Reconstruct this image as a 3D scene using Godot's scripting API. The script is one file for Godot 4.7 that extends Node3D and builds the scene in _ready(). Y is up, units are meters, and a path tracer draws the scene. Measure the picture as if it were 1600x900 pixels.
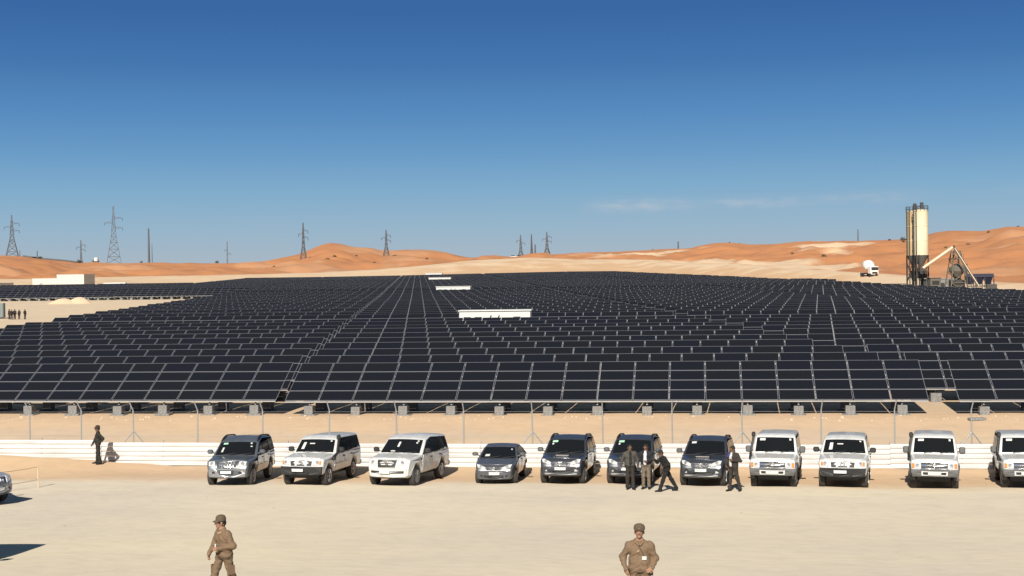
extends Node3D
# A desert solar farm seen from a raised bank: parked cars, a white barrier, rows of panels, dunes and pylons.
# World: metres, y up, the camera looks along -z. "depth" is distance ahead of the camera.

const F := 2200.0            # focal length in photograph pixels (1600 wide)
const HORIZON := 430.0
const ROLL := 0.014
const EYE := 8.5             # camera height above the parking ground
const SKEW := 0.137          # rows and fences run slightly askew to the view
const PSI := 0.13615         # atan(SKEW)

var mats := {}
var used := {}
var noise := FastNoiseLite.new()
var noise2 := FastNoiseLite.new()
var rng := RandomNumberGenerator.new()

# ---------------------------------------------------------------- helpers
func lin(r, g, b) -> Color:
	return Color(r, g, b).linear_to_srgb()

func paint(r, g, b, rough = 0.6, metal = 0.0, coat = 0.0) -> StandardMaterial3D:
	var m := StandardMaterial3D.new()
	m.albedo_color = lin(r, g, b)
	m.roughness = rough
	m.metallic = metal
	if coat > 0.0:
		m.clearcoat_enabled = true
		m.clearcoat = coat
		m.clearcoat_roughness = 0.08
	return m

func numbered(called: String) -> String:
	if not used.has(called):
		used[called] = 0
		return called
	used[called] += 1
	return "%s_%03d" % [called, used[called]]

func tag(o, label, category, group = "", kind = ""):
	o.set_meta("label", label)
	if category != "": o.set_meta("category", category)
	if group != "": o.set_meta("group", group)
	if kind != "": o.set_meta("kind", kind)
	return o

func thing(called, label, category, at = Vector3.ZERO, turn = 0.0, group = "") -> Node3D:
	var o := Node3D.new()
	o.name = numbered(called)
	add_child(o)
	o.position = at
	o.rotation.y = turn
	tag(o, label, category, group)
	return o

func S() -> SurfaceTool:
	var st := SurfaceTool.new()
	st.begin(Mesh.PRIMITIVE_TRIANGLES)
	return st

func node(called: String, mesh: Mesh, parent: Node) -> MeshInstance3D:
	var o := MeshInstance3D.new()
	o.mesh = mesh
	o.name = numbered(called) if parent == self else called
	parent.add_child(o, true)
	return o

func put(called: String, st: SurfaceTool, m: Material, parent: Node) -> MeshInstance3D:
	st.set_material(m)
	return node(called, st.commit(), parent)

func tri(st: SurfaceTool, a: Vector3, b: Vector3, c: Vector3, na: Vector3, nb: Vector3, nc: Vector3):
	if (b - a).cross(c - a).dot(na + nb + nc) > 0.0:
		st.set_normal(na); st.add_vertex(a)
		st.set_normal(nc); st.add_vertex(c)
		st.set_normal(nb); st.add_vertex(b)
	else:
		st.set_normal(na); st.add_vertex(a)
		st.set_normal(nb); st.add_vertex(b)
		st.set_normal(nc); st.add_vertex(c)

func quad(st: SurfaceTool, a: Vector3, b: Vector3, c: Vector3, d: Vector3, n: Vector3):
	tri(st, a, b, c, n, n, n)
	tri(st, a, c, d, n, n, n)

func quadf(st: SurfaceTool, a: Vector3, b: Vector3, c: Vector3, d: Vector3, out: Vector3):
	var n := (c - a).cross(d - b).normalized()
	if n.dot(out) < 0.0: n = -n
	quad(st, a, b, c, d, n)

# a box with chamfered edges; bs turns it
func box(st: SurfaceTool, at: Vector3, size: Vector3, bev: float = 0.0, bs: Basis = Basis.IDENTITY):
	var h := size * 0.5
	if bev <= 0.0:
		for ax in 3:
			for sg in [-1.0, 1.0]:
				var n := Vector3.ZERO; n[ax] = sg
				var u := Vector3.ZERO; u[(ax + 1) % 3] = h[(ax + 1) % 3]
				var v := Vector3.ZERO; v[(ax + 2) % 3] = h[(ax + 2) % 3]
				var c := n * h[ax]
				quad(st, at + bs * (c - u - v), at + bs * (c + u - v), at + bs * (c + u + v), at + bs * (c - u + v), bs * n)
		return
	var k := Vector3(h.x - bev, h.y - bev, h.z - bev)
	for ax in 3:
		for sg in [-1.0, 1.0]:
			var n := Vector3.ZERO; n[ax] = sg
			var u := Vector3.ZERO; u[(ax + 1) % 3] = k[(ax + 1) % 3]
			var v := Vector3.ZERO; v[(ax + 2) % 3] = k[(ax + 2) % 3]
			var c := n * h[ax]
			quad(st, at + bs * (c - u - v), at + bs * (c + u - v), at + bs * (c + u + v), at + bs * (c - u + v), bs * n)
	for ax in 3:                                  # edges run along ax
		var a1 := (ax + 1) % 3
		var a2 := (ax + 2) % 3
		for s1 in [-1.0, 1.0]:
			for s2 in [-1.0, 1.0]:
				var e := Vector3.ZERO; e[ax] = k[ax]
				var p := Vector3.ZERO; p[a1] = s1 * h[a1]; p[a2] = s2 * k[a2]
				var q := Vector3.ZERO; q[a1] = s1 * k[a1]; q[a2] = s2 * h[a2]
				var n := Vector3.ZERO; n[a1] = s1; n[a2] = s2
				quad(st, at + bs * (p - e), at + bs * (p + e), at + bs * (q + e), at + bs * (q - e), bs * n.normalized())
	for sx in [-1.0, 1.0]:
		for sy in [-1.0, 1.0]:
			for sz in [-1.0, 1.0]:
				var n := (bs * Vector3(sx, sy, sz)).normalized()
				tri(st, at + bs * Vector3(sx * h.x, sy * k.y, sz * k.z), at + bs * Vector3(sx * k.x, sy * h.y, sz * k.z), at + bs * Vector3(sx * k.x, sy * k.y, sz * h.z), n, n, n)

func frame_of(dir: Vector3) -> Basis:
	var y := dir.normalized()
	var x := y.cross(Vector3.UP if absf(y.y) < 0.95 else Vector3.RIGHT).normalized()
	return Basis(x, y, x.cross(y))

func tube(st: SurfaceTool, a: Vector3, b: Vector3, ra: float, rb: float, n: int = 6, caps: bool = true):
	var bs := frame_of(b - a)
	for i in n:
		var t0 := TAU * i / n
		var t1 := TAU * (i + 1) / n
		var d0 := bs.x * cos(t0) + bs.z * sin(t0)
		var d1 := bs.x * cos(t1) + bs.z * sin(t1)
		tri(st, a + d0 * ra, a + d1 * ra, b + d1 * rb, d0, d1, d1)
		tri(st, a + d0 * ra, b + d1 * rb, b + d0 * rb, d0, d1, d0)
		if caps:
			tri(st, a, a + d0 * ra, a + d1 * ra, -bs.y, -bs.y, -bs.y)
			tri(st, b, b + d0 * rb, b + d1 * rb, bs.y, bs.y, bs.y)

func bar(st: SurfaceTool, a: Vector3, b: Vector3, w: float, d: float):
	var bs := frame_of(b - a)
	box(st, (a + b) * 0.5, Vector3(w, (b - a).length(), d), 0.0, bs)

# profile points (radius, height) turned about axis (a unit vector) through at
func lathe(st: SurfaceTool, at: Vector3, axis: Vector3, prof: Array, n: int = 16):
	var bs := frame_of(axis)
	for i in n:
		var t0 := TAU * i / n
		var t1 := TAU * (i + 1) / n
		var d0 := bs.x * cos(t0) + bs.z * sin(t0)
		var d1 := bs.x * cos(t1) + bs.z * sin(t1)
		for j in prof.size() - 1:
			var p: Vector2 = prof[j]
			var q: Vector2 = prof[j + 1]
			var e := (q - p).normalized()
			var n0 := d0 * e.y - bs.y * e.x
			var n1 := d1 * e.y - bs.y * e.x
			var A := at + d0 * p.x + bs.y * p.y
			var B := at + d1 * p.x + bs.y * p.y
			var C := at + d1 * q.x + bs.y * q.y
			var D := at + d0 * q.x + bs.y * q.y
			if p.x > 0.0001: tri(st, A, B, C, n0, n1, n1)
			if q.x > 0.0001: tri(st, A, C, D, n0, n1, n0)

func curve(pts: Array, x: float) -> float:
	var n := pts.size()
	if x <= pts[0][0]: return pts[0][1]
	if x >= pts[n - 1][0]: return pts[n - 1][1]
	for i in n - 1:
		if x <= pts[i + 1][0]:
			var t: float = (x - pts[i][0]) / (pts[i + 1][0] - pts[i][0])
			return lerpf(pts[i][1], pts[i + 1][1], t)
	return 0.0

# smooth (Catmull-Rom like) version of curve
func scurve(pts: Array, x: float) -> float:
	var n := pts.size()
	if x <= pts[0][0]: return pts[0][1]
	if x >= pts[n - 1][0]: return pts[n - 1][1]
	for i in n - 1:
		if x <= pts[i + 1][0]:
			var x0: float = pts[i][0]
			var x1: float = pts[i + 1][0]
			var y0: float = pts[i][1]
			var y1: float = pts[i + 1][1]
			var d := (y1 - y0) / (x1 - x0)
			var dp: float = d if i == 0 else (y0 - pts[i - 1][1]) / (x0 - pts[i - 1][0])
			var dn: float = d if i == n - 2 else (pts[i + 2][1] - y1) / (pts[i + 2][0] - x1)
			var m0 := (d + dp) * 0.5 if d * dp > 0.0 else 0.0
			var m1 := (d + dn) * 0.5 if d * dn > 0.0 else 0.0
			m0 = clampf(m0, -3.0 * absf(d), 3.0 * absf(d))
			m1 = clampf(m1, -3.0 * absf(d), 3.0 * absf(d))
			var h := x1 - x0
			var t := (x - x0) / h
			return (2*t*t*t - 3*t*t + 1) * y0 + (t*t*t - 2*t*t + t) * h * m0 + (-2*t*t*t + 3*t*t) * y1 + (t*t*t - t*t) * h * m1
	return 0.0

# ---------------------------------------------------------------- terrain
# ground height against distance along the row normal (relative to the eye)
const PROFILE := [[-60, -4.2], [0, -4.9], [14, -5.5], [20, -6.0], [26, -6.45], [31, -6.85], [44, -7.85], [56, -8.42], [63, -8.60], [68, -8.55], [74, -8.15], [77.5, -7.84], [80, -7.80], [90, -7.72], [116, -7.40], [153, -6.95], [200, -6.6], [281, -5.95], [315, -5.45], [388, -4.75], [474, -3.85], [560, -3.0], [640, -2.1], [900, 1.0]]
# by bearing (photograph column): where the levelled ground ends, where the pale bank ends, heights as photograph rows
const FIELD_END := [[-500, 520], [0, 500], [150, 520], [210, 600], [300, 625], [800, 632], [960, 632], [1087, 520], [1200, 425], [1282, 392], [1430, 302], [1600, 255], [1900, 215]]
const BANK_END := [[-500, 620], [0, 620], [200, 720], [800, 790], [1000, 760], [1100, 640], [1200, 530], [1300, 455], [1400, 400], [1500, 345], [1600, 310], [1900, 275]]
const BANK_ROW := [[-500, 436], [0, 436], [160, 433], [300, 430.5], [420, 428], [520, 425], [600, 420], [650, 416], [700, 411], [740, 407], [780, 405], [830, 402.5], [870, 404], [900, 405], [1020, 406], [1060, 411], [1150, 412], [1200, 416], [1300, 423], [1400, 429], [1500, 437], [1600, 442], [1900, 446]]
const RIDGE_ROW := [[-600, 392], [-200, 390], [0, 399], [40, 401], [60, 404], [110, 409], [125, 411], [145, 409.5], [180, 411.5], [240, 411], [330, 411.5], [380, 410.5], [410, 408.5], [430, 405], [450, 401], [470, 396], [490, 388], [505, 382], [516, 379.5], [532, 380.5], [545, 384], [560, 386.5], [580, 387], [595, 391], [612, 391.5], [635, 390], [670, 390.5], [690, 393], [705, 397], [715, 401], [740, 404.5], [790, 404.5], [830, 401], [860, 399], [880, 396.5], [900, 395], [960, 393.5], [1000, 391.5], [1050, 389.5], [1080, 388], [1095, 384], [1120, 380], [1135, 379.5], [1180, 382], [1220, 381], [1270, 377], [1340, 377], [1400, 375], [1435, 372], [1450, 367], [1465, 363.5], [1500, 361.5], [1530, 361.5], [1560, 357], [1580, 354.5], [1600, 355], [1700, 350], [1900, 360], [2200, 352]]
const RIDGE_AT := [[-500, 1000], [400, 1000], [520, 1050], [700, 1100], [900, 1200], [1150, 1150], [1400, 1000], [1600, 900], [1900, 850]]

func sky_row(col: float) -> float:
	return HORIZON - ROLL * (col - 800.0)

func terrain(X: float, Z: float) -> float:
	var v := Z + SKEW * X
	var y := scurve(PROFILE, v)
	if Z > 40.0:
		var col := clampf(800.0 + F * X / Z, -500.0, 2100.0)
		var z0 := curve(FIELD_END, col)
		# low swell across the far half of the field
		y += 0.9 * exp(-pow((X - 25.0) / 60.0, 2.0)) * smoothstep(380.0, 620.0, Z)
		if Z > z0 - 30.0:
			var z1 := curve(BANK_END, col)
			var z2 := curve(RIDGE_AT, col)
			var h0 := sky_row(col)
			var ya := (h0 - scurve(BANK_ROW, col)) / F * z1
			var yr := (h0 - scurve(RIDGE_ROW, col)) / F * z2
			if Z < z1:
				var t := clampf((Z - z0) / (z1 - z0), 0.0, 1.0)
				y = lerpf(y, ya, t * t * (3 - 2 * t))
			elif Z < z2:
				var t := (Z - z1) / (z2 - z1)
				var dip := -sin(t * PI) * minf(4.0, absf(yr - ya) * 0.25)
				y = lerpf(ya, yr, smoothstep(0.0, 1.0, t)) + dip
				y += sin(t * PI) * (noise.get_noise_2d(X * 1.3, Z * 1.3) * 5.0 + noise2.get_noise_2d(X, Z) * 1.0 + 3.0 * (0.5 - 2.2 * absf(noise.get_noise_2d(X * 0.8 + 900.0, Z * 1.7))))
			else:
				var t := clampf((Z - z2) / 900.0, 0.0, 1.0)
				y = lerpf(yr, -6.0, t * t * (3 - 2 * t))
	return y + EYE

func rough_ground(X: float, Z: float) -> float:
	var y := terrain(X, Z)
	if Z < 110.0:
		var v := Z + SKEW * X
		var w := smoothstep(40.0, 62.0, v) - 0.6 * smoothstep(78.0, 84.0, v)
		y += noise2.get_noise_2d(X * 6.0, Z * 6.0) * lerpf(0.012, 0.05, w)
		# windrow of loose sand at the foot of the barrier
		if v < 62.9:
			y += 0.10 * exp(-pow((v - 62.1) / 0.7, 2.0)) * (1.0 + noise.get_noise_2d(X * 20.0, 3.0))
			y += 0.42 * smoothstep(-15.0, -24.0, X) * exp(-pow((v - 62.1) / 2.2, 2.0))
		else:
			y += 0.42 * smoothstep(-15.0, -24.0, X) * exp(-pow((v - 62.1) / 2.2, 2.0))
	return y

# ground point seen in photograph column col at a depth
func spot(col: float, depth: float, row = 450.0) -> Vector3:
	var X: float = (col - ROLL * (row - 450.0) - 800.0) / F * depth
	return Vector3(X, rough_ground(X, depth), -depth)

func mixc(a: Color, b: Color, t: float) -> Color:
	return a.lerp(b, clampf(t, 0.0, 1.0))

const C_LOT := Color(0.600, 0.520, 0.392)
const C_WARM := Color(0.540, 0.375, 0.230)
const C_BANK := Color(0.520, 0.395, 0.272)
const C_FIELD := Color(0.50, 0.37, 0.24)
const C_PALE := Color(0.600, 0.450, 0.295)
const C_FACE := Color(0.53, 0.345, 0.195)
const C_DUNE := Color(0.400, 0.172, 0.070)

func ground_color(X: float, Z: float) -> Color:
	var v := Z + SKEW * X
	var n1 := noise.get_noise_2d(X * 3.0, Z * 3.0)
	var n2 := noise2.get_noise_2d(X * 4.0, Z * 9.0)
	var n3 := noise2.get_noise_2d(X * 18.0 + 50.0, Z * 30.0)
	var c := C_LOT
	c = mixc(c, C_WARM, smoothstep(55.5, 58.5, v + 1.6 * n1 + 0.9 * n2))
	c = mixc(c, C_BANK, smoothstep(62.0, 66.0, v + 1.0 * n1))
	c = mixc(c, C_WARM, smoothstep(72.0, 76.0, v + 3.0 * n1 + 1.5 * n2) * 0.8)
	c = mixc(c, C_FIELD, smoothstep(80.0, 84.0, v))
	if Z > 100.0 and X < -50.0:
		c = mixc(c, Color(0.56, 0.44, 0.30), smoothstep(-52.0, -60.0, X))
	if Z > 150.0:
		var col := clampf(800.0 + F * X / Z, -500.0, 2100.0)
		var z0 := curve(FIELD_END, col)
		var z1 := curve(BANK_END, col)
		var crest := smoothstep(0.45, 0.8, (Z - z0) / (z1 - z0) + 0.5 * n1 + 0.2 * n2)
		var lowland := 1.0 - smoothstep(560.0, 760.0, col)
		c = mixc(c, mixc(C_FACE, C_PALE, maxf(crest, 0.7 * lowland)), smoothstep(z0 - 25.0, z0 + 5.0, Z))
		c = mixc(c, C_PALE, smoothstep(1300.0, 1380.0, col) * smoothstep(z0 - 25.0, z0 + 5.0, Z))
		var k := smoothstep(z1 - 20.0, z1 + 35.0, Z + 50.0 * n1 + 25.0 * n2)
		c = mixc(c, C_DUNE, k)
		# pale gravel flats among the dunes
		var pn := noise.get_noise_2d(X * 0.9 + 300.0, Z * 0.55 + 40.0)
		var right := smoothstep(850.0, 1000.0, col) * (1.0 - smoothstep(1320.0, 1400.0, col))
		c = mixc(c, C_PALE, k * smoothstep(0.10, 0.28, pn) * (0.15 + 0.75 * right))
		c = c * (1.0 + 0.10 * noise2.get_noise_2d(X * 0.8, Z * 0.8) * k)
	var near_lot := 1.0 - smoothstep(52.0, 60.0, v)
	var big := noise.get_noise_2d(X * 4.5 - 80.0, Z * 6.0)
	var g := 1.0 + 0.05 * n1 + lerpf(0.05, 0.02, near_lot) * n2 + lerpf(0.04, 0.012, near_lot) * n3 + 0.10 * big * near_lot
	c = Color(c.r * g, c.g * g * (1.0 + 0.01 * n2), c.b * g * (1.0 - 0.05 * n1 - 0.06 * big * near_lot))
	return c

func build_ground():
	var zs := []
	var z := -60.0
	while z < 4600.0:
		zs.append(z)
		var step := 4.0
		if z >= 12.0 and z < 70.0: step = 0.45
		elif z >= 70.0 and z < 100.0: step = 0.7
		elif z >= 100.0 and z < 240.0: step = 3.0
		elif z >= 240.0 and z < 620.0: step = 5.0
		elif z >= 620.0 and z < 1300.0: step = 5.5
		elif z >= 1300.0: step = 60.0
		z += step
	var nx := 300
	var verts := PackedVector3Array()
	var cols := PackedColorArray()
	var idx := PackedInt32Array()
	for zz in zs:
		var w: float = maxf(48.0, 0.62 * zz)
		if zz > 1300.0: w = lerpf(0.62 * zz, 2.0 * zz, smoothstep(1300.0, 2500.0, zz))
		for i in nx + 1:
			var X: float = w * (2.0 * i / nx - 1.0)
			verts.append(Vector3(X, rough_ground(X, zz), -zz))
			cols.append(ground_color(X, zz))
	var row := nx + 1
	for j in zs.size() - 1:
		for i in nx:
			var a := j * row + i
			idx.append_array([a, a + row, a + 1, a + 1, a + row, a + row + 1])
	var norms := PackedVector3Array()
	norms.resize(verts.size())
	for k in range(0, idx.size(), 3):
		var a := idx[k]
		var b := idx[k + 1]
		var c := idx[k + 2]
		var n := (verts[c] - verts[a]).cross(verts[b] - verts[a])
		if n.y < 0.0: n = -n
		norms[a] += n; norms[b] += n; norms[c] += n
	for k in norms.size(): norms[k] = norms[k].normalized()
	var arr := []
	arr.resize(Mesh.ARRAY_MAX)
	arr[Mesh.ARRAY_VERTEX] = verts
	arr[Mesh.ARRAY_NORMAL] = norms
	arr[Mesh.ARRAY_COLOR] = cols
	arr[Mesh.ARRAY_INDEX] = idx
	var me := ArrayMesh.new()
	me.add_surface_from_arrays(Mesh.PRIMITIVE_TRIANGLES, arr)
	me.surface_set_material(0, mats.sand)
	var o := node("ground", me, self)
	tag(o, "pale sandy ground rising past the solar field to orange dunes", "ground", "", "structure")

# ---------------------------------------------------------------- materials, sky
func gray_image(size: int, freq: float, oct: int, lo: float, hi: float, sd: int) -> ImageTexture:
	var fn := FastNoiseLite.new()
	fn.seed = sd
	fn.frequency = freq
	fn.fractal_octaves = oct
	var im := fn.get_seamless_image(size, size)
	im.convert(Image.FORMAT_RGB8)
	for y in size:
		for x in size:
			var q := lerpf(lo, hi, im.get_pixel(x, y).r)
			im.set_pixel(x, y, Color(q, q, q))
	return ImageTexture.create_from_image(im)

func build_materials():
	var sand := StandardMaterial3D.new()
	sand.vertex_color_use_as_albedo = true
	sand.albedo_texture = gray_image(512, 0.02, 5, 0.965, 1.03, 3)
	sand.uv1_triplanar = true
	sand.uv1_world_triplanar = true
	sand.uv1_scale = Vector3(0.083, 0.083, 0.083)
	sand.roughness = 0.95
	var fn := FastNoiseLite.new()
	fn.seed = 8
	fn.frequency = 0.03
	fn.fractal_octaves = 5
	var im := fn.get_seamless_image(512, 512)
	im.convert(Image.FORMAT_RGBA8)
	im.bump_map_to_normal_map(5.0)
	sand.normal_enabled = true
	sand.normal_texture = ImageTexture.create_from_image(im)
	sand.normal_scale = 0.10
	mats.sand = sand
	mats.cell = []
	for t in [[0.0098, 0.0102, 0.0128], [0.0092, 0.0098, 0.0130], [0.0102, 0.0104, 0.0124], [0.0092, 0.0099, 0.0138]]:
		var m := paint(t[0], t[1], t[2], 0.16)
		m.metallic_specular = 0.32
		mats.cell.append(m)
	mats.alu = paint(0.19, 0.195, 0.215, 0.5, 0.2)
	mats.steel = paint(0.42, 0.43, 0.44, 0.5, 0.6)
	mats.purlin = paint(0.34, 0.335, 0.32, 0.55, 0.2)
	mats.concrete = paint(0.22, 0.215, 0.205, 0.9)
	mats.concrete.albedo_texture = gray_image(256, 0.03, 5, 0.75, 1.1, 12)
	mats.concrete.uv1_triplanar = true
	mats.concrete.uv1_scale = Vector3(0.9, 0.9, 0.9)
	mats.white = paint(0.55, 0.55, 0.54, 0.5)
	mats.white.albedo_texture = gray_image(256, 0.012, 5, 0.88, 1.06, 21)
	mats.white.uv1_triplanar = true
	mats.white.uv1_world_triplanar = true
	mats.white.uv1_scale = Vector3(0.11, 0.5, 0.11)
	mats.container = paint(0.55, 0.55, 0.52, 0.55)
	mats.plaster = paint(0.60, 0.54, 0.45, 0.85)
	mats.dark = paint(0.02, 0.02, 0.02, 0.6)
	mats.galv = paint(0.36, 0.36, 0.35, 0.55, 0.4)
	mats.pylon = paint(0.085, 0.09, 0.10, 0.7)

const SKY := [[-90, 0.42, 0.40, 0.38], [-1, 0.40, 0.45, 0.50], [0.0, 0.425, 0.480, 0.54], [0.8, 0.385, 0.475, 0.555], [2.0, 0.310, 0.462, 0.590], [3.4, 0.225, 0.415, 0.600], [5.0, 0.145, 0.330, 0.570], [6.5, 0.098, 0.262, 0.520], [8.5, 0.060, 0.184, 0.430], [10.5, 0.042, 0.140, 0.370], [14, 0.042, 0.118, 0.295], [22, 0.050, 0.105, 0.225], [40, 0.052, 0.094, 0.165], [90, 0.045, 0.078, 0.130]]

func build_sky() -> Sky:
	var w := 4096
	var h := 2048
	var im := Image.create(w, h, false, Image.FORMAT_RGBF)
	var cn := FastNoiseLite.new()
	cn.seed = 4
	cn.frequency = 0.9
	cn.fractal_octaves = 4
	for y in h:
		var el := 90.0 - 180.0 * (y + 0.5) / h
		var c := Color(curve(SKY.map(func(p): return [p[0], p[1]]), el), curve(SKY.map(func(p): return [p[0], p[2]]), el), curve(SKY.map(func(p): return [p[0], p[3]]), el)) * 0.667
		var band := smoothstep(1.8, 2.2, el) * (1.0 - smoothstep(3.5, 4.0, el))
		if band <= 0.0:
			im.fill_rect(Rect2i(0, y, w, 1), c)
			continue
		for x in w:
			var az := fposmod(360.0 * (x + 0.5) / w + 180.0, 360.0) - 180.0   # the seam of a panorama lies straight ahead
			var wisp := 0.0
			for q in [[5.3, 2.74, 2.0, 0.24, 1.0], [9.9, 2.78, 1.9, 0.20, 0.8], [14.2, 2.86, 2.1, 0.20, 0.55], [24.0, 3.0, 4.0, 0.22, 0.6], [-52.0, 2.8, 5.0, 0.25, 0.6], [70.0, 2.9, 6.0, 0.25, 0.6]]:
				var dx: float = (az - q[0]) / q[2]
				var dy: float = (el - q[1]) / q[3]
				wisp += q[4] * exp(-dx * dx * dx * dx - dy * dy)
			var cover := clampf(wisp * (0.55 + 0.9 * cn.get_noise_2d(az * 0.9, el * 6.0)), 0.0, 1.0)
			im.set_pixel(x, y, c.lerp(Color(0.37, 0.385, 0.41), cover * 0.55))
	var pm := PanoramaSkyMaterial.new()
	pm.panorama = ImageTexture.create_from_image(im)
	var s := Sky.new()
	s.sky_material = pm
	return s

# ---------------------------------------------------------------- solar field
const MW := 1.98          # column pitch
const MH := 1.008         # row pitch up the slope
const TILT := 0.494       # 28.3 degrees
const EDGE := 0.84        # lower edge above ground

var panel_mesh := []
var joined := {}
var frames := {}

func slope_point(x: float, up: float, lift: float = 0.0) -> Vector3:
	return Vector3(x, EDGE + up * sin(TILT) + lift * cos(TILT), -up * cos(TILT) + lift * sin(TILT))

func make_panel(m: Material) -> ArrayMesh:
	var w := 1.928 * 0.5
	var h := 0.982 * 0.5
	var b := 0.024
	var st := S()
	box(st, Vector3(0, -0.02, h - b * 0.5), Vector3(2 * w, 0.04, b))
	box(st, Vector3(0, -0.02, -h + b * 0.5), Vector3(2 * w, 0.04, b))
	box(st, Vector3(w - b * 0.5, -0.02, 0), Vector3(b, 0.04, 2 * h - 2 * b))
	box(st, Vector3(-w + b * 0.5, -0.02, 0), Vector3(b, 0.04, 2 * h - 2 * b))
	st.set_material(mats.alu)
	var me: ArrayMesh = st.commit()
	var g := S()
	box(g, Vector3(0, -0.012, 0), Vector3(2 * w - 2 * b, 0.012, 2 * h - 2 * b))
	g.set_material(m)
	g.commit(me)
	return me

# all modules of a far table as one mesh: frame sheets and glass, both real
func joined_panels(n: int, variant: int) -> ArrayMesh:
	var key := n * 10 + variant
	if joined.has(key): return joined[key]
	var fr := S()
	var gl := S()
	var gl2 := S()
	var r := RandomNumberGenerator.new()
	r.seed = key
	for i in n:
		for j in 4:
			var x0 := i * MW + 0.026
			var u0 := j * MH + 0.013
			var p := [slope_point(x0, u0, 0.02), slope_point(x0 + 1.928, u0, 0.02), slope_point(x0 + 1.928, u0 + 0.982, 0.02), slope_point(x0, u0 + 0.982, 0.02)]
			var nn := Vector3(0, cos(TILT), sin(TILT))
			quad(fr, p[0], p[1], p[2], p[3], nn)
			var q0 := slope_point(x0, u0, -0.02)
			quadf(fr, p[0], p[1], q0 + Vector3(1.928, 0, 0), q0, Vector3(0, 0, 1))
			var b := 0.024
			var tgt := gl if r.randf() < 0.5 else gl2
			quad(tgt, slope_point(x0 + b, u0 + b, 0.024), slope_point(x0 + 1.928 - b, u0 + b, 0.024), slope_point(x0 + 1.928 - b, u0 + 0.982 - b, 0.024), slope_point(x0 + b, u0 + 0.982 - b, 0.024), nn)
	fr.set_material(mats.alu)
	var me: ArrayMesh = fr.commit()
	gl.set_material(mats.cell[variant % 4])
	gl.commit(me)
	gl2.set_material(mats.cell[(variant + 1) % 4])
	gl2.commit(me)
	joined[key] = me
	return me

func frame_xs(n: int) -> Array:
	var L := n * MW
	var k := maxi(2, int(round(L / 2.74)))
	var out := []
	for i in k: out.append((i + 0.5) * L / k)
	return out

func one_block() -> ArrayMesh:
	var st := S()
	box(st, Vector3(0, 0.26, 0), Vector3(0.52, 0.52, 0.54), 0.02)
	box(st, Vector3(0, -0.02, 0), Vector3(0.86, 0.14, 0.80), 0.03)
	st.set_material(mats.concrete)
	return st.commit()

func rack(n: int) -> ArrayMesh:
	if frames.has(n): return frames[n]
	var st := S()
	var L := n * MW
	for u in [0.06, 1.4, 2.6, 3.85]:
		box(st, slope_point(L * 0.5, u, -0.075), Vector3(L - 0.04, 0.09, 0.07), 0.0, Basis(Vector3.RIGHT, -0.0))
	for x in frame_xs(n):
		bar(st, slope_point(x, 0.1, -0.16), slope_point(x, 3.9, -0.16), 0.07, 0.09)
		bar(st, Vector3(x, 0.5, -0.35), slope_point(x, 0.42, -0.2), 0.08, 0.08)
		bar(st, Vector3(x, 0.5, -2.75), slope_point(x, 3.05, -0.2), 0.08, 0.08)
		bar(st, Vector3(x, 0.6, -2.7), slope_point(x, 1.5, -0.2), 0.05, 0.05)
	st.set_material(mats.purlin)
	frames[n] = st.commit()
	return frames[n]

func far_blocks(n: int) -> ArrayMesh:
	var key := -n
	if frames.has(key): return frames[key]
	var st := S()
	for x in frame_xs(n):
		box(st, Vector3(x, 0.24, -0.32), Vector3(0.6, 0.64, 0.6))
		box(st, Vector3(x, 0.24, -2.75), Vector3(0.6, 0.64, 0.6))
	st.set_material(mats.concrete)
	frames[key] = st.commit()
	return frames[key]

var table_count := 0
var block_mesh: ArrayMesh

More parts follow.
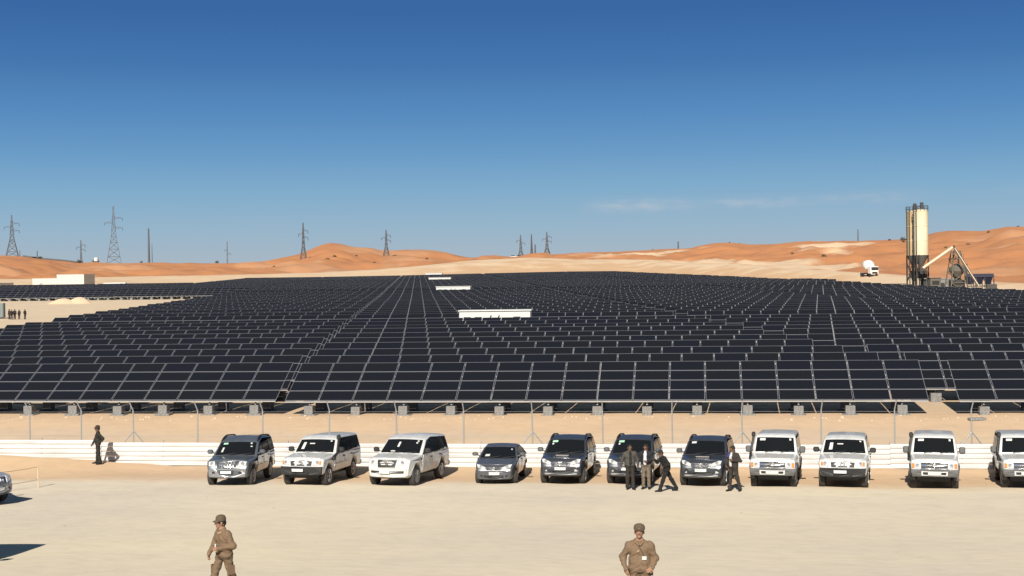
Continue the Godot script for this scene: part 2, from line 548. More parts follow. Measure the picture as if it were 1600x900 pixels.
func solar_table(X0: float, v: float, n: int, row: int, label: String, group: String, detailed: bool):
	var dir := Vector2(cos(PSI), sin(PSI))                       # along the row: x, +z
	var L := n * MW
	var Z0 := v - SKEW * X0
	var a := Vector3(X0, terrain(X0, Z0), -Z0)
	var X1 := X0 + dir.x * L
	var Z1 := Z0 - dir.y * L
	var b := Vector3(X1, terrain(X1, Z1), -Z1)
	var t := thing("solar_table", label, "solar panels", a, 0.0, group)
	var bx := (b - a).normalized()
	var bz := Vector3(-sin(PSI), 0, cos(PSI))
	var by := bz.cross(bx).normalized()
	bz = bx.cross(by).normalized()
	t.transform = Transform3D(Basis(bx, by, bz), a + Vector3(0, rng.randf_range(-0.05, 0.05), 0))
	table_count += 1
	if detailed:
		var nb := Basis(Vector3.RIGHT, Vector3(0, cos(TILT), sin(TILT)), Vector3(0, -sin(TILT), cos(TILT)))
		for i in n:
			for j in 4:
				var k := rng.randi() % 4
				var p := node("solar_panel", panel_mesh[k], t)
				p.transform = Transform3D(nb * Basis(Vector3.RIGHT, rng.randf_range(-0.004, 0.004)), slope_point((i + 0.5) * MW, (j + 0.5) * MH, 0.03))
	else:
		var p := node("panel_array", joined_panels(n, rng.randi() % 4), t)
		p.set_meta("kind", "stuff")
	if row == 0:
		var st := S()
		box(st, slope_point(L * 0.5, 0.0, -0.07) + Vector3(0, 0, 0.045), Vector3(L - 0.1, 0.075, 0.05), 0.01)
		put("edge_beam", st, mats.purlin, t)
		for u in [1.4, 2.6, 3.85]:
			var s2 := S()
			box(s2, slope_point(L * 0.5, u, -0.075), Vector3(L - 0.04, 0.09, 0.07))
			put("purlin", s2, mats.purlin, t)
		for x in frame_xs(n):
			for z in [-0.32, -2.75]:
				var bl := node("concrete_block", block_mesh, t)
				bl.position = Vector3(x, rng.randf_range(-0.04, 0.03), z)
				bl.rotation.y = rng.randf_range(-0.06, 0.06)
			var s3 := S()
			bar(s3, slope_point(x, 0.1, -0.16), slope_point(x, 3.9, -0.16), 0.07, 0.09)
			put("rafter", s3, mats.purlin, t)
			var s4 := S()
			bar(s4, Vector3(x, 0.5, -0.35), slope_point(x, 0.42, -0.2), 0.08, 0.08)
			put("post", s4, mats.galv, t)
			var s5 := S()
			bar(s5, Vector3(x, 0.5, -2.75), slope_point(x, 3.05, -0.2), 0.08, 0.08)
			put("post", s5, mats.galv, t)
			var s6 := S()
			bar(s6, Vector3(x + 0.05, 0.6, -2.7), slope_point(x + 0.05, 1.5, -0.2), 0.05, 0.05)
			put("brace", s6, mats.galv, t)
	else:
		node("support_rack", rack(n), t).set_meta("kind", "stuff")
		node("footing_blocks", far_blocks(n), t).set_meta("kind", "stuff")

const RIGHT_EDGE := [[0, 60], [150, 80], [237, 87], [375, 82], [440, 72], [500, 64], [560, 54], [640, 42]]

func build_field():
	for m in mats.cell: panel_mesh.append(make_panel(m))
	block_mesh = one_block()
	# depth of each row; service tracks at the inverter stations are wider
	var rows := []
	var v := 78.4
	while v < 622.0:
		rows.append(v)
		var nv := v + 7.0
		for tr in [145.0, 305.0, 470.0]:
			if v < tr and nv >= tr: nv += 5.0
		v = nv
	var specs := []
	for k in rows.size():
		var vv: float = rows[k]
		var drift: float = -0.068 * (vv - 78.4)
		var x_gap: float = -13.05 + drift / (1.0 + 0.068 * SKEW)
		var starts := [x_gap - 0.47 - 18 * MW * cos(PSI), x_gap]
		var s: float = x_gap
		for c in 3:
			s += 18 * MW * cos(PSI) + (1.5 if c == 0 else 0.9)
			starts.append(s)
		if vv > 352.0:
			s = starts[0]
			for c in 3:
				s -= 18 * MW * cos(PSI) + 0.9
				if c >= 1 and vv > 480.0: continue
				starts.append(s)
		for s0 in starts:
			var n := 18
			var lim := curve(RIGHT_EDGE, vv - SKEW * s0)
			if s0 + 18 * MW > lim and vv > 150.0:
				n = int(floor((lim - s0) / MW))
			if n < 3: continue
			var Z: float = vv - SKEW * (s0 + 17.0)
			var half := 0.3636 * Z + 9.0
			if s0 > half or s0 + 35.6 < -half: continue
			specs.append([s0, vv, n, k, Z])
	specs.sort_custom(func(p, q): return p[1] < q[1])
	var far_tables := []
	for i in specs.size():
		var sp = specs[i]
		if table_count >= 300:
			far_tables.append(sp)
			continue
		var k: int = sp[3]
		# which block the table belongs to, told by what stands beside it
		var xg: float = -13.05 - 0.068 * (sp[1] - 78.4)
		var off: float = sp[0] - xg
		var block := "in the block between slit and wide gap"
		if off < -40.0: block = "in the block beyond the two sand heaps"
		elif off < -5.0: block = "in the block bordering the open sand yard"
		elif off > 60.0: block = "in the block bordering the batching plant"
		elif off > 20.0: block = "in the block right of the wide gap"
		var label := ""
		var group := "solar tables " + block
		var words := ["first", "second", "third", "fourth", "fifth", "sixth", "seventh", "eighth", "ninth", "tenth"]
		if k == 0:
			group = ""
			label = "front row solar table left of the narrow slit, its footing blocks facing the cars"
			if sp[0] > -20.0: label = "long middle solar table of the front row, between narrow slit and wide gap"
			if sp[0] > 10.0: label = "front row solar table right of the wide gap where sunlit sand shows"
		elif k <= 10:
			label = "solar table %s row behind front row, %s" % [words[k - 1], block]
		elif sp[1] < 305.0: label = "solar table between the two nearest cabins, " + block
		elif sp[1] < 470.0: label = "solar table between second and third cabin, " + block
		else: label = "solar table behind the third cabin, " + block
		if off < -40.0: label = "distant dark solar table " + block
		solar_table(sp[0], sp[1], sp[2], k, label, group, k < 7)
	print("tables ", table_count, " far ", far_tables.size(), " rows ", rows.size())
	if far_tables.size() > 0:
		var st := SurfaceTool.new()
		var r := Node3D.new()
		r.name = "far_solar_rows"
		add_child(r)
		tag(r, "farthest dark rows of solar panels merging below the pale sand bank", "solar panels", "", "stuff")
		for sp in far_tables:
			var n: int = sp[2]
			var Z0: float = sp[1] - SKEW * sp[0]
			var X1: float = sp[0] + n * MW * cos(PSI)
			var Z1: float = Z0 - n * MW * sin(PSI)
			var a := Vector3(sp[0], terrain(sp[0], Z0), -Z0)
			var b := Vector3(X1, terrain(X1, Z1), -Z1)
			var bx := (b - a).normalized()
			var bz := Vector3(-sin(PSI), 0, cos(PSI))
			var by := bz.cross(bx).normalized()
			bz = bx.cross(by).normalized()
			for me in [joined_panels(n, 0), rack(n)]:
				var p := node("panel_row", me, r)
				p.transform = Transform3D(Basis(bx, by, bz), a)
				p.set_meta("kind", "stuff")

# ---------------------------------------------------------------- fences and near details
func row_pt(X: float, v: float) -> Vector3:
	var Z := v - SKEW * X
	return Vector3(X, rough_ground(X, Z), -Z)

func build_barrier():
	var t := thing("white_barrier", "low white metal barrier of five stacked boards behind the parked cars", "fence", row_pt(0, 62.8))
	var o := t.position
	var X := -31.0
	while X < 31.0:
		var a := row_pt(X, 62.8)
		var b := row_pt(X + 5.9, 62.8)
		a.y = terrain(a.x, -a.z) ; b.y = terrain(b.x, -b.z)
		var lift := rng.randf_range(-0.03, 0.03) + 0.10 * smoothstep(-18.0, -26.0, X)
		var dir := (b - a).normalized()
		var bs := Basis(dir, Vector3.UP, dir.cross(Vector3.UP).normalized())
		bs.z = bs.x.cross(bs.y).normalized()
		var L := (b - a).length() - 0.012
		for k in 5:
			var st := S()
			# a folded sheet: proud belly with rolled edges
			var prof := [[-0.099, -0.018], [-0.091, 0.010], [-0.055, 0.022], [0.055, 0.022], [0.091, 0.010], [0.099, -0.018]]
			var c := (a + b) * 0.5 - o + Vector3(0, 0.115 + 0.216 * k + lift, 0)
			for i in prof.size() - 1:
				var p0: Vector3 = bs.y * prof[i][0] + bs.z * prof[i][1]
				var p1: Vector3 = bs.y * prof[i + 1][0] + bs.z * prof[i + 1][1]
				quadf(st, c + p0 - bs.x * L * 0.5, c + p0 + bs.x * L * 0.5, c + p1 + bs.x * L * 0.5, c + p1 - bs.x * L * 0.5, bs.z)
			box(st, c - bs.z * 0.02, Vector3(L, 0.194, 0.006), 0.0, bs)
			put("board", st, mats.white, t)
		for u in [0.0, 0.5]:
			var sp := S()
			var pp := a.lerp(b, u) - o
			box(sp, pp + Vector3(0, 0.55 + lift, 0) - bs.z * 0.07, Vector3(0.06, 1.25, 0.06), 0.005, bs)
			put("post", sp, mats.galv, t)
		X += 5.9

func build_wire_fence():
	var t := thing("wire_fence", "thin grey wire fence with bent-top posts between barrier and solar rows", "fence", row_pt(0, 64.6))
	var o := t.position
	# columns read from the photograph; every fourth post has struts
	var cols := [-58, 46, 126, 208, 308, 410, 514, 620, 724, 832, 942, 1051, 1160, 1283, 1398, 1519, 1640]
	var tops := []
	for i in cols.size():
		var u: float = (cols[i] - 800.0 - ROLL * 220.0) / F
		var Z := 64.9 / (1.0 + SKEW * u)
		var p := Vector3(u * Z, terrain(u * Z, Z) - 0.05, -Z) - o
		var st := S()
		var lean := Vector3(rng.randf_range(-0.03, 0.03), 0, 0)
		var k := p + Vector3(0, 2.42, 0) + lean
		var e := k + Vector3(-0.22 + 0.02 * i, 0.44, 0.12)
		tube(st, p, k, 0.032, 0.032, 7)
		tube(st, k, e, 0.030, 0.028, 7)
		put("post", st, mats.galv, t)
		tops.append([p, k, e])
		if i in [3, 9, 12, 15]:
			for sg in [-1.0, 1.0]:
				var s2 := S()
				tube(s2, p + Vector3(0, 1.45, 0), p + Vector3(sg * 1.15, 0.0, sg * -0.12), 0.028, 0.028, 6)
				put("strut", s2, mats.galv, t)
	for h in [0.25, 1.2, 2.35]:
		var st := S()
		for i in tops.size() - 1:
			tube(st, tops[i][0] + Vector3(0, h, 0), tops[i + 1][0] + Vector3(0, h, 0), 0.005, 0.005, 4, false)
		put("tension_wire", st, mats.galv, t)

func build_rope_barrier():
	var wood := paint(0.55, 0.42, 0.30, 0.8)
	var rope := paint(0.40, 0.27, 0.17, 0.9)
	var a := spot(59, 57.2, 760)
	var t := thing("rope_barrier", "slim pale post with two sagging ropes on sand by the silver car", "rope barrier", a)
	var b := spot(-40, 54.5, 760) - a
	for p in [Vector3.ZERO, b]:
		var st := S()
		tube(st, p + Vector3(0, -0.05, 0), p + Vector3(0, 0.88, 0), 0.03, 0.028, 8)
		put("post", st, wood, t)
	for h in [0.85, 0.33]:
		var st := S()
		var prev := Vector3(0, h, 0)
		for i in range(1, 11):
			var u := i / 10.0
			var q: Vector3 = b * u + Vector3(0, h - 0.5 * u * (1.0 - u) * 0.5, 0)
			tube(st, prev, q, 0.014, 0.014, 5, false)
			prev = q
		put("rope", st, rope, t)

func clod(st: SurfaceTool, at: Vector3, r: float):
	var pts := []
	var top := at + Vector3(rng.randf_range(-0.3, 0.3) * r, r * rng.randf_range(0.6, 0.9), 0)
	for i in 6:
		var a := TAU * i / 6.0 + rng.randf_range(-0.3, 0.3)
		pts.append(at + Vector3(cos(a) * r * rng.randf_range(0.8, 1.2), r * 0.3, sin(a) * r * rng.randf_range(0.7, 1.1)))
	for i in 6:
		var p: Vector3 = pts[i]
		var q: Vector3 = pts[(i + 1) % 6]
		var n := (q - p).cross(top - p).normalized()
		if n.y < 0.0: n = -n
		tri(st, p, q, top, n, n, n)
		var d := Vector3(0, -0.5 * r, 0)
		quadf(st, p, q, q + d, p + d, (p + q) * 0.5 - at)

func build_rubble():
	var st := S()
	for i in 220:
		var X := rng.randf_range(-34.0, 34.0)
		var p := row_pt(X, 77.2 + rng.randfn(0.0, 0.45))
		clod(st, p, absf(rng.randfn(0.0, 0.04)) + 0.02)
	var o := put("sand_clods", st, paint(0.52, 0.40, 0.27, 0.95), self)
	tag(o, "pale clods and stones scattered along the foot of the front solar row", "rubble", "", "stuff")
	var s2 := S()
	for i in 90:
		var p := row_pt(rng.randf_range(-32.0, 32.0), rng.randf_range(22.0, 62.0))
		clod(s2, p, absf(rng.randfn(0.0, 0.018)) + 0.012)
	var o2 := put("pebbles", s2, paint(0.30, 0.24, 0.17, 0.95), self)
	tag(o2, "small stones strewn over the pale parking ground", "pebbles", "", "stuff")
	# a grey slab left lying before the right-hand table
	var s3 := S()
	box(s3, Vector3(0, 0.06, 0), Vector3(0.86, 0.16, 0.42), 0.03)
	var u := (1524.0 - 800.0) / F
	var Z := 76.6 / (1.0 + SKEW * u)
	var sl := put("concrete_offcut", s3, mats.concrete, self)
	sl.position = Vector3(u * Z, rough_ground(u * Z, Z), -Z)
	sl.rotation.y = 0.1
	tag(sl, "flat grey concrete piece lying on sand before the right front solar table", "concrete block")

# ---------------------------------------------------------------- things within and behind the field
func build_stations():
	var data := [[774.0, 148.8, "near white inverter cabin among the dark panels, largest of four", 3.35], [709.0, 307.8, "second white inverter cabin farther up the row of four", 3.3], [688.0, 473.8, "third white inverter cabin, a small strip among far panels", 3.3], [678.5, 628.0, "farthest white inverter cabin at the upper edge of the panels", 3.4]]
	for i in 4:
		var d = data[i]
		var u: float = (d[0] - 800.0) / F
		var Z: float = d[1] / (1.0 + SKEW * u)
		var at := Vector3(u * Z, terrain(u * Z, Z), -Z)
		var t := thing("inverter_cabin", d[2], "cabin", at, -PSI + 0.05, "inverter cabins")
		var w := 7.5
		var h: float = d[3]
		var st := S()
		box(st, Vector3(0, h * 0.5 + 0.1, 0), Vector3(w, h - 0.4, 2.4), 0.03)
		put("cabin_wall", st, mats.container, t)
		var rf := S()
		box(rf, Vector3(0, h - 0.05, 0), Vector3(w + 0.25, 0.12, 2.65), 0.02)
		put("roof", rf, mats.container, t)
		var base := S()
		box(base, Vector3(0, 0.12, 0), Vector3(w + 0.1, 0.36, 2.5), 0.02)
		put("plinth", base, mats.concrete, t)
		for q in [-2.6, -1.4, 0.9, 2.4]:
			var door := S()
			box(door, Vector3(q, 1.35, 1.215), Vector3(1.0, 2.05, 0.03), 0.005)
			var dn := put("door", door, mats.container, t)
			var vt := S()
			for k in 6:
				box(vt, Vector3(q, 1.6 + k * 0.12, 1.24), Vector3(0.7, 0.05, 0.03))
			put("vent", vt, mats.galv, dn)
		for q in [-2.9, -1.75, 2.35]:
			var vent := S()
			for k in 4:
				box(vent, Vector3(q, 2.42 + k * 0.07, 1.225), Vector3(0.75, 0.045, 0.04))
			put("louvre", vent, mats.dark, t)
		for q in [-0.55, 0.3]:
			var br := S()
			bar(br, Vector3(q, 2.5, 1.24), Vector3(q + 0.22, 2.85, 1.34), 0.05, 0.05)
			put("lamp_bracket", br, mats.dark, t)

func gable_box(t: Node3D, c: Vector3, s: Vector3, m: Material, called: String):
	var st := S()
	box(st, c, s, 0.05)
	put(called, st, m, t)

func build_buildings():
	var roofm := paint(0.45, 0.42, 0.38, 0.9)
	var t := thing("flat_building", "cream flat-roofed block with a lower wing below the dunes", "building", spot(119, 555, 446), -0.06)
	gable_box(t, Vector3(0, 2.6, 0), Vector3(10.8, 5.2, 12.0), mats.plaster, "wall")
	gable_box(t, Vector3(0, 5.27, 0), Vector3(11.0, 0.16, 12.2), roofm, "roof")
	gable_box(t, Vector3(-10.6, 1.9, 1.6), Vector3(10.6, 3.8, 5.0), mats.plaster, "wing_wall")
	gable_box(t, Vector3(-10.6, 3.87, 1.6), Vector3(10.8, 0.16, 5.2), roofm, "wing_roof")
	gable_box(t, Vector3(-12.5, 1.1, 4.14), Vector3(1.1, 2.2, 0.08), mats.galv, "door")
	var t2 := thing("small_hut", "small cream hut with its grey side in shade", "hut", spot(3, 520, 446), -0.08)
	gable_box(t2, Vector3(0, 1.5, 0), Vector3(3.6, 3.0, 12.0), mats.plaster, "wall")
	gable_box(t2, Vector3(0, 3.05, 0), Vector3(3.8, 0.14, 12.2), roofm, "roof")
	gable_box(t2, Vector3(0.3, 1.0, 6.02), Vector3(0.9, 2.0, 0.08), mats.galv, "door")
	var t3 := thing("site_container", "low white container in a notch of the far panel rows", "container", spot(180, 540, 446), 0.05)
	gable_box(t3, Vector3(0, 1.45, 0), Vector3(8.4, 2.5, 2.4), mats.container, "shell")
	for q in [-3.6, 0.0, 3.6]:
		gable_box(t3, Vector3(q, 0.1, 0), Vector3(0.3, 0.5, 2.2), mats.galv, "skid")
	gable_box(t3, Vector3(2.6, 1.4, 1.23), Vector3(0.9, 2.0, 0.06), mats.galv, "door")
	var green := paint(0.20, 0.23, 0.22, 0.7)
	var t4 := thing("storage_container", "grey green steel container beside the group of standing men", "container", spot(-9, 247, 490), 0.2)
	gable_box(t4, Vector3(0, 1.45, 0), Vector3(3.4, 2.5, 2.4), green, "shell")
	for k in 12:
		gable_box(t4, Vector3(-1.55 + k * 0.28, 1.45, 1.215), Vector3(0.12, 2.3, 0.06), green, "rib")
	for q in [-1.3, 1.3]:
		gable_box(t4, Vector3(q, 0.1, 0), Vector3(0.3, 0.5, 2.2), mats.dark, "skid")
	# two heaps of sand
	var heap := paint(0.56, 0.39, 0.26, 0.95)
	for d in [[100.0, 3.3, 1.35, "broad low sand heap, duller of the pair before the far panels"], [125.0, 3.0, 1.6, "taller rounded sand heap of the pair before the far panels"]]:
		var p := spot(d[0], 338, 470)
		var st := S()
		var R: float = d[1]
		var H: float = d[2]
		var nr := 10
		var na := 24
		for i in nr:
			for j in na:
				var q := []
				for e in [[i, j], [i, j + 1], [i + 1, j + 1], [i + 1, j]]:
					var a: float = TAU * float(int(e[1]) % na) / na
					var rr: float = float(e[0]) / nr
					var wob := 1.0 + 0.18 * sin(a * 3.0 + d[0]) + 0.10 * sin(a * 5.0)
					q.append(Vector3(cos(a) * rr * R * wob, H * pow(cos(rr * PI * 0.5), 1.15) + 0.10 * sin(a * 7.0 + rr * 9.0) * rr * (1.0 - rr) - 0.05, sin(a) * rr * R * wob * 0.9))
				quadf(st, q[0], q[1], q[2], q[3], Vector3.UP)
		var o := put("sand_heap", st, heap, self)
		o.position = p
		tag(o, d[3], "sand heap", "sand heaps")

func build_pylon(col: float, depth: float, top_row: float, base_w: float, arms: int, label: String, waist = 0.47, solid = 0.16, kind = "lattice_pylon"):
	var p := spot(col, depth, 410)
	p.y -= 0.3
	var scale := depth / F
	var H: float = (sky_row(col) - top_row) * scale + EYE - p.y
	var t := thing(kind, label, "pylon", p, rng.randf_range(0.15, 0.4), "power line pylons")
	var legs := []
	var levels := [0.0, 0.12, 0.25, 0.37, waist, 0.58, 0.68, 0.78, 0.88, 1.0]
	var half := func(u: float) -> float:
		var ww := base_w * 0.5
		if u < waist: return lerpf(ww, ww * 0.34, u / waist)
		return lerpf(ww * 0.34, 0.18, (u - waist) / (1.0 - waist))
	for c in [[-1, -1], [1, -1], [1, 1], [-1, 1]]:
		var st := S()
		for i in levels.size() - 1:
			var h0: float = half.call(levels[i])
			var h1: float = half.call(levels[i + 1])
			bar(st, Vector3(c[0] * h0, levels[i] * H, c[1] * h0), Vector3(c[0] * h1, levels[i + 1] * H, c[1] * h1), solid * 1.5, solid * 1.5)
		put("leg", st, mats.pylon, t)
	var br := S()
	for i in levels.size() - 1:
		var h0: float = half.call(levels[i])
		var h1: float = half.call(levels[i + 1])
		var y0: float = levels[i] * H
		var y1: float = levels[i + 1] * H
		var ring := [Vector3(-1, 0, -1), Vector3(1, 0, -1), Vector3(1, 0, 1), Vector3(-1, 0, 1)]
		for k in 4:
			var a: Vector3 = ring[k]
			var b: Vector3 = ring[(k + 1) % 4]
			bar(br, a * h0 + Vector3(0, y0, 0), b * h1 + Vector3(0, y1, 0), solid, solid)
			bar(br, b * h0 + Vector3(0, y0, 0), a * h1 + Vector3(0, y1, 0), solid, solid)
			if i > 0: bar(br, a * h0 + Vector3(0, y0, 0), b * h0 + Vector3(0, y0, 0), solid, solid)
	put("bracing", br, mats.pylon, t).set_meta("kind", "stuff")
	var ah := [0.66, 0.755, 0.845]
	for k in arms:
		var y: float = ah[k] * H * (0.93 if arms == 3 else 1.0)
		var sg := -1.0 if k == 1 else 1.0
		var st := S()
		var al := maxf(base_w * 0.62, 3.2)
		for z in [-1.0, 1.0]:
			bar(st, Vector3(0, y, z * 0.6), Vector3(sg * al, y + 0.25, 0), solid * 1.3, solid * 1.3)
			bar(st, Vector3(0, y + 1.3, z * 0.5), Vector3(sg * al, y + 0.25, 0), solid, solid)
		var arm := put("cross_arm", st, mats.pylon, t)
		var ins := S()
		tube(ins, Vector3(sg * al, y + 0.2, 0), Vector3(sg * al, y - 1.6, 0), 0.16, 0.16, 6)
		put("insulator", ins, mats.dark, arm)

func mast(col: float, depth: float, top_row: float, r: float, label: String, group: String):
	var p := spot(col, depth, 410)
	p.y -= 0.3
	var H: float = (sky_row(col) - top_row) * depth / F + EYE - p.y
	var t := thing("mast", label, "mast", p, 0.0, group)
	var st := S()
	tube(st, Vector3.ZERO, Vector3(0, H, 0), r, r * 0.6, 8)
	put("pole", st, mats.pylon, t)
	var s2 := S()
	tube(s2, Vector3(0, -0.2, 0), Vector3(0, 0.5, 0), r * 2.2, r * 2.0, 8)
	put("base", s2, mats.concrete, t)

func build_pylons():
	build_pylon(19.5, 1010, 336, 8.2, 3, "tall lattice pylon rising before the orange dune shoulder, second largest", 0.42, 0.20)
	build_pylon(178.5, 990, 322, 9.8, 3, "tallest lattice pylon with wide-spread legs on the pale crest", 0.47, 0.21)
	build_pylon(127, 1100, 375, 3.4, 3, "short narrow lattice pylon close to the tallest pylon", 0.3, 0.20)
	build_pylon(355.5, 1500, 377, 4.0, 2, "faint small pylon above the low flat stretch of dune", 0.3, 0.24)
	build_pylon(474.5, 940, 348, 4.4, 3, "slender pylon standing on the slope left of the dune peak", 0.4, 0.18)
	build_pylon(604, 990, 359, 4.6, 3, "slender pylon standing on the dune saddle beyond the peak", 0.4, 0.18)
	build_pylon(814, 1250, 367, 6.0, 2, "pylon by the white vehicles at the pale bank, first of three", 0.35, 0.22)
	build_pylon(831, 1350, 366, 4.5, 0, "bare narrow pylon between two armed pylons on the pale bank", 0.35, 0.22)
	build_pylon(855, 1250, 362, 6.5, 3, "pylon with drooping arms beside the orange ridge, last of three", 0.35, 0.24)
	mast(233, 1000, 357, 0.85, "thick plain mast standing alone beyond the tallest pylon", "masts")
	mast(238, 1000, 382, 0.3, "thin pole right beside the thick plain mast", "masts")
	mast(836.5, 1300, 382, 0.9, "short stout mast between the pylons on the pale bank", "masts")
	mast(31.5, 1150, 391, 0.45, "stub pole beside the second largest pylon", "masts")
	mast(58.5, 1150, 392, 0.6, "short pole by the dark bush on the dune shoulder", "masts")
	mast(1060, 1250, 377, 0.8, "lone short mast on the pale ridge line", "masts")
	mast(1341, 1100, 358, 0.55, "slim mast on the ridge above the mixer truck", "masts")
	mast(757, 1300, 400, 0.4, "tiny pole on the pale bank crest left of the white vehicles", "masts")

func build_shrubs():
	var leaf := paint(0.055, 0.060, 0.030, 0.9)
	leaf.backlight_enabled = true
	leaf.backlight = Color(0.05, 0.06, 0.02)
	var wood := paint(0.08, 0.06, 0.04, 0.9)
	var kinds := []
	for k in 2:
		var st := S()
		for i in 150:
			var d := Vector3(rng.randfn(), absf(rng.randfn()) * 0.8, rng.randfn()).normalized() * pow(rng.randf(), 0.4)
			var c := Vector3(d.x * 1.5, 0.3 + d.y * (1.1 + 0.5 * k), d.z * 1.2)
			var a := Vector3(rng.randfn(), rng.randfn(), rng.randfn()).normalized() * 0.24
			var b := a.cross(Vector3(rng.randfn(), rng.randfn(), rng.randfn())).normalized() * 0.16
			quadf(st, c - a, c + b, c + a, c - b, Vector3.UP)
		st.set_material(leaf)
		var tr := S()
		for i in 5:
			tube(tr, Vector3(0, -0.2, 0), Vector3(cos(i * 1.3) * 0.8, 0.9, sin(i * 1.3) * 0.7), 0.07, 0.03, 5)
		tr.set_material(wood)
		kinds.append([st.commit(), tr.commit()])
	var spots := [[249, 860, 0.9], [339, 985, 1.6], [350, 900, 1.0], [380, 960, 1.2], [395, 870, 0.9], [416, 900, 1.4], [428, 880, 0.9], [460, 900, 1.0], [512, 905, 2.0], [516, 900, 1.5], [523, 930, 1.4], [557, 950, 0.9], [585, 900, 1.0], [667, 960, 1.5], [690, 930, 0.9], [884, 1150, 1.0], [1020, 1180, 0.9], [1140, 1100, 0.9], [1155, 1100, 0.9], [1226, 820, 0.9], [1238, 830, 1.0], [1287, 700, 1.4], [1390, 960, 1.2], [1411, 950, 2.2], [1412, 880, 1.2], [1478, 700, 1.0], [1513, 720, 1.1], [1545, 790, 1.3], [1591, 800, 1.0], [221, 985, 1.2], [63, 1000, 2.0], [124, 1010, 2.2], [150, 985, 2.6]]
	for i in spots.size():
		var s = spots[i]
		var t := thing("desert_bush", "small dark desert bush dotting the orange dunes", "bush", spot(s[0], s[1], 405), rng.randf() * TAU, "bushes on the dunes")
		t.scale = Vector3.ONE * s[2] * 0.68
		node("foliage", kinds[i % 2][0], t)
		node("stem", kinds[i % 2][1], t)
	# long low pipeline on the far shoulder
	var pl := S()
	var prev := Vector3.ZERO
	for i in 9:
		var col := lerpf(36.0, 126.0, i / 8.0)
		var p := spot(col, 1040, 405)
		p.y += 1.2
		if i > 0: tube(pl, prev, p, 0.6, 0.6, 8)
		prev = p
	tag(put("pipeline", pl, mats.pylon, self), "long grey pipeline lying along the far dune shoulder", "pipeline")
	var tk := thing("water_tank", "little white tank under a dark bush near the tallest pylon", "tank", spot(150.5, 978, 410))
	var s1 := S()
	lathe(s1, Vector3(0, 0.6, 0), Vector3.UP, [Vector2(0.01, 0), Vector2(1.4, 0), Vector2(1.5, 0.2), Vector2(1.5, 2.2), Vector2(1.2, 2.6), Vector2(0.01, 2.7)], 16)
	put("tank_shell", s1, mats.container, tk)
	for q in [[-1, -1], [1, -1], [1, 1], [-1, 1]]:
		var s2 := S()
		box(s2, Vector3(q[0] * 1.2, 0.2, q[1] * 1.2), Vector3(0.3, 1.2, 0.3))
		put("leg", s2, mats.pylon, tk)

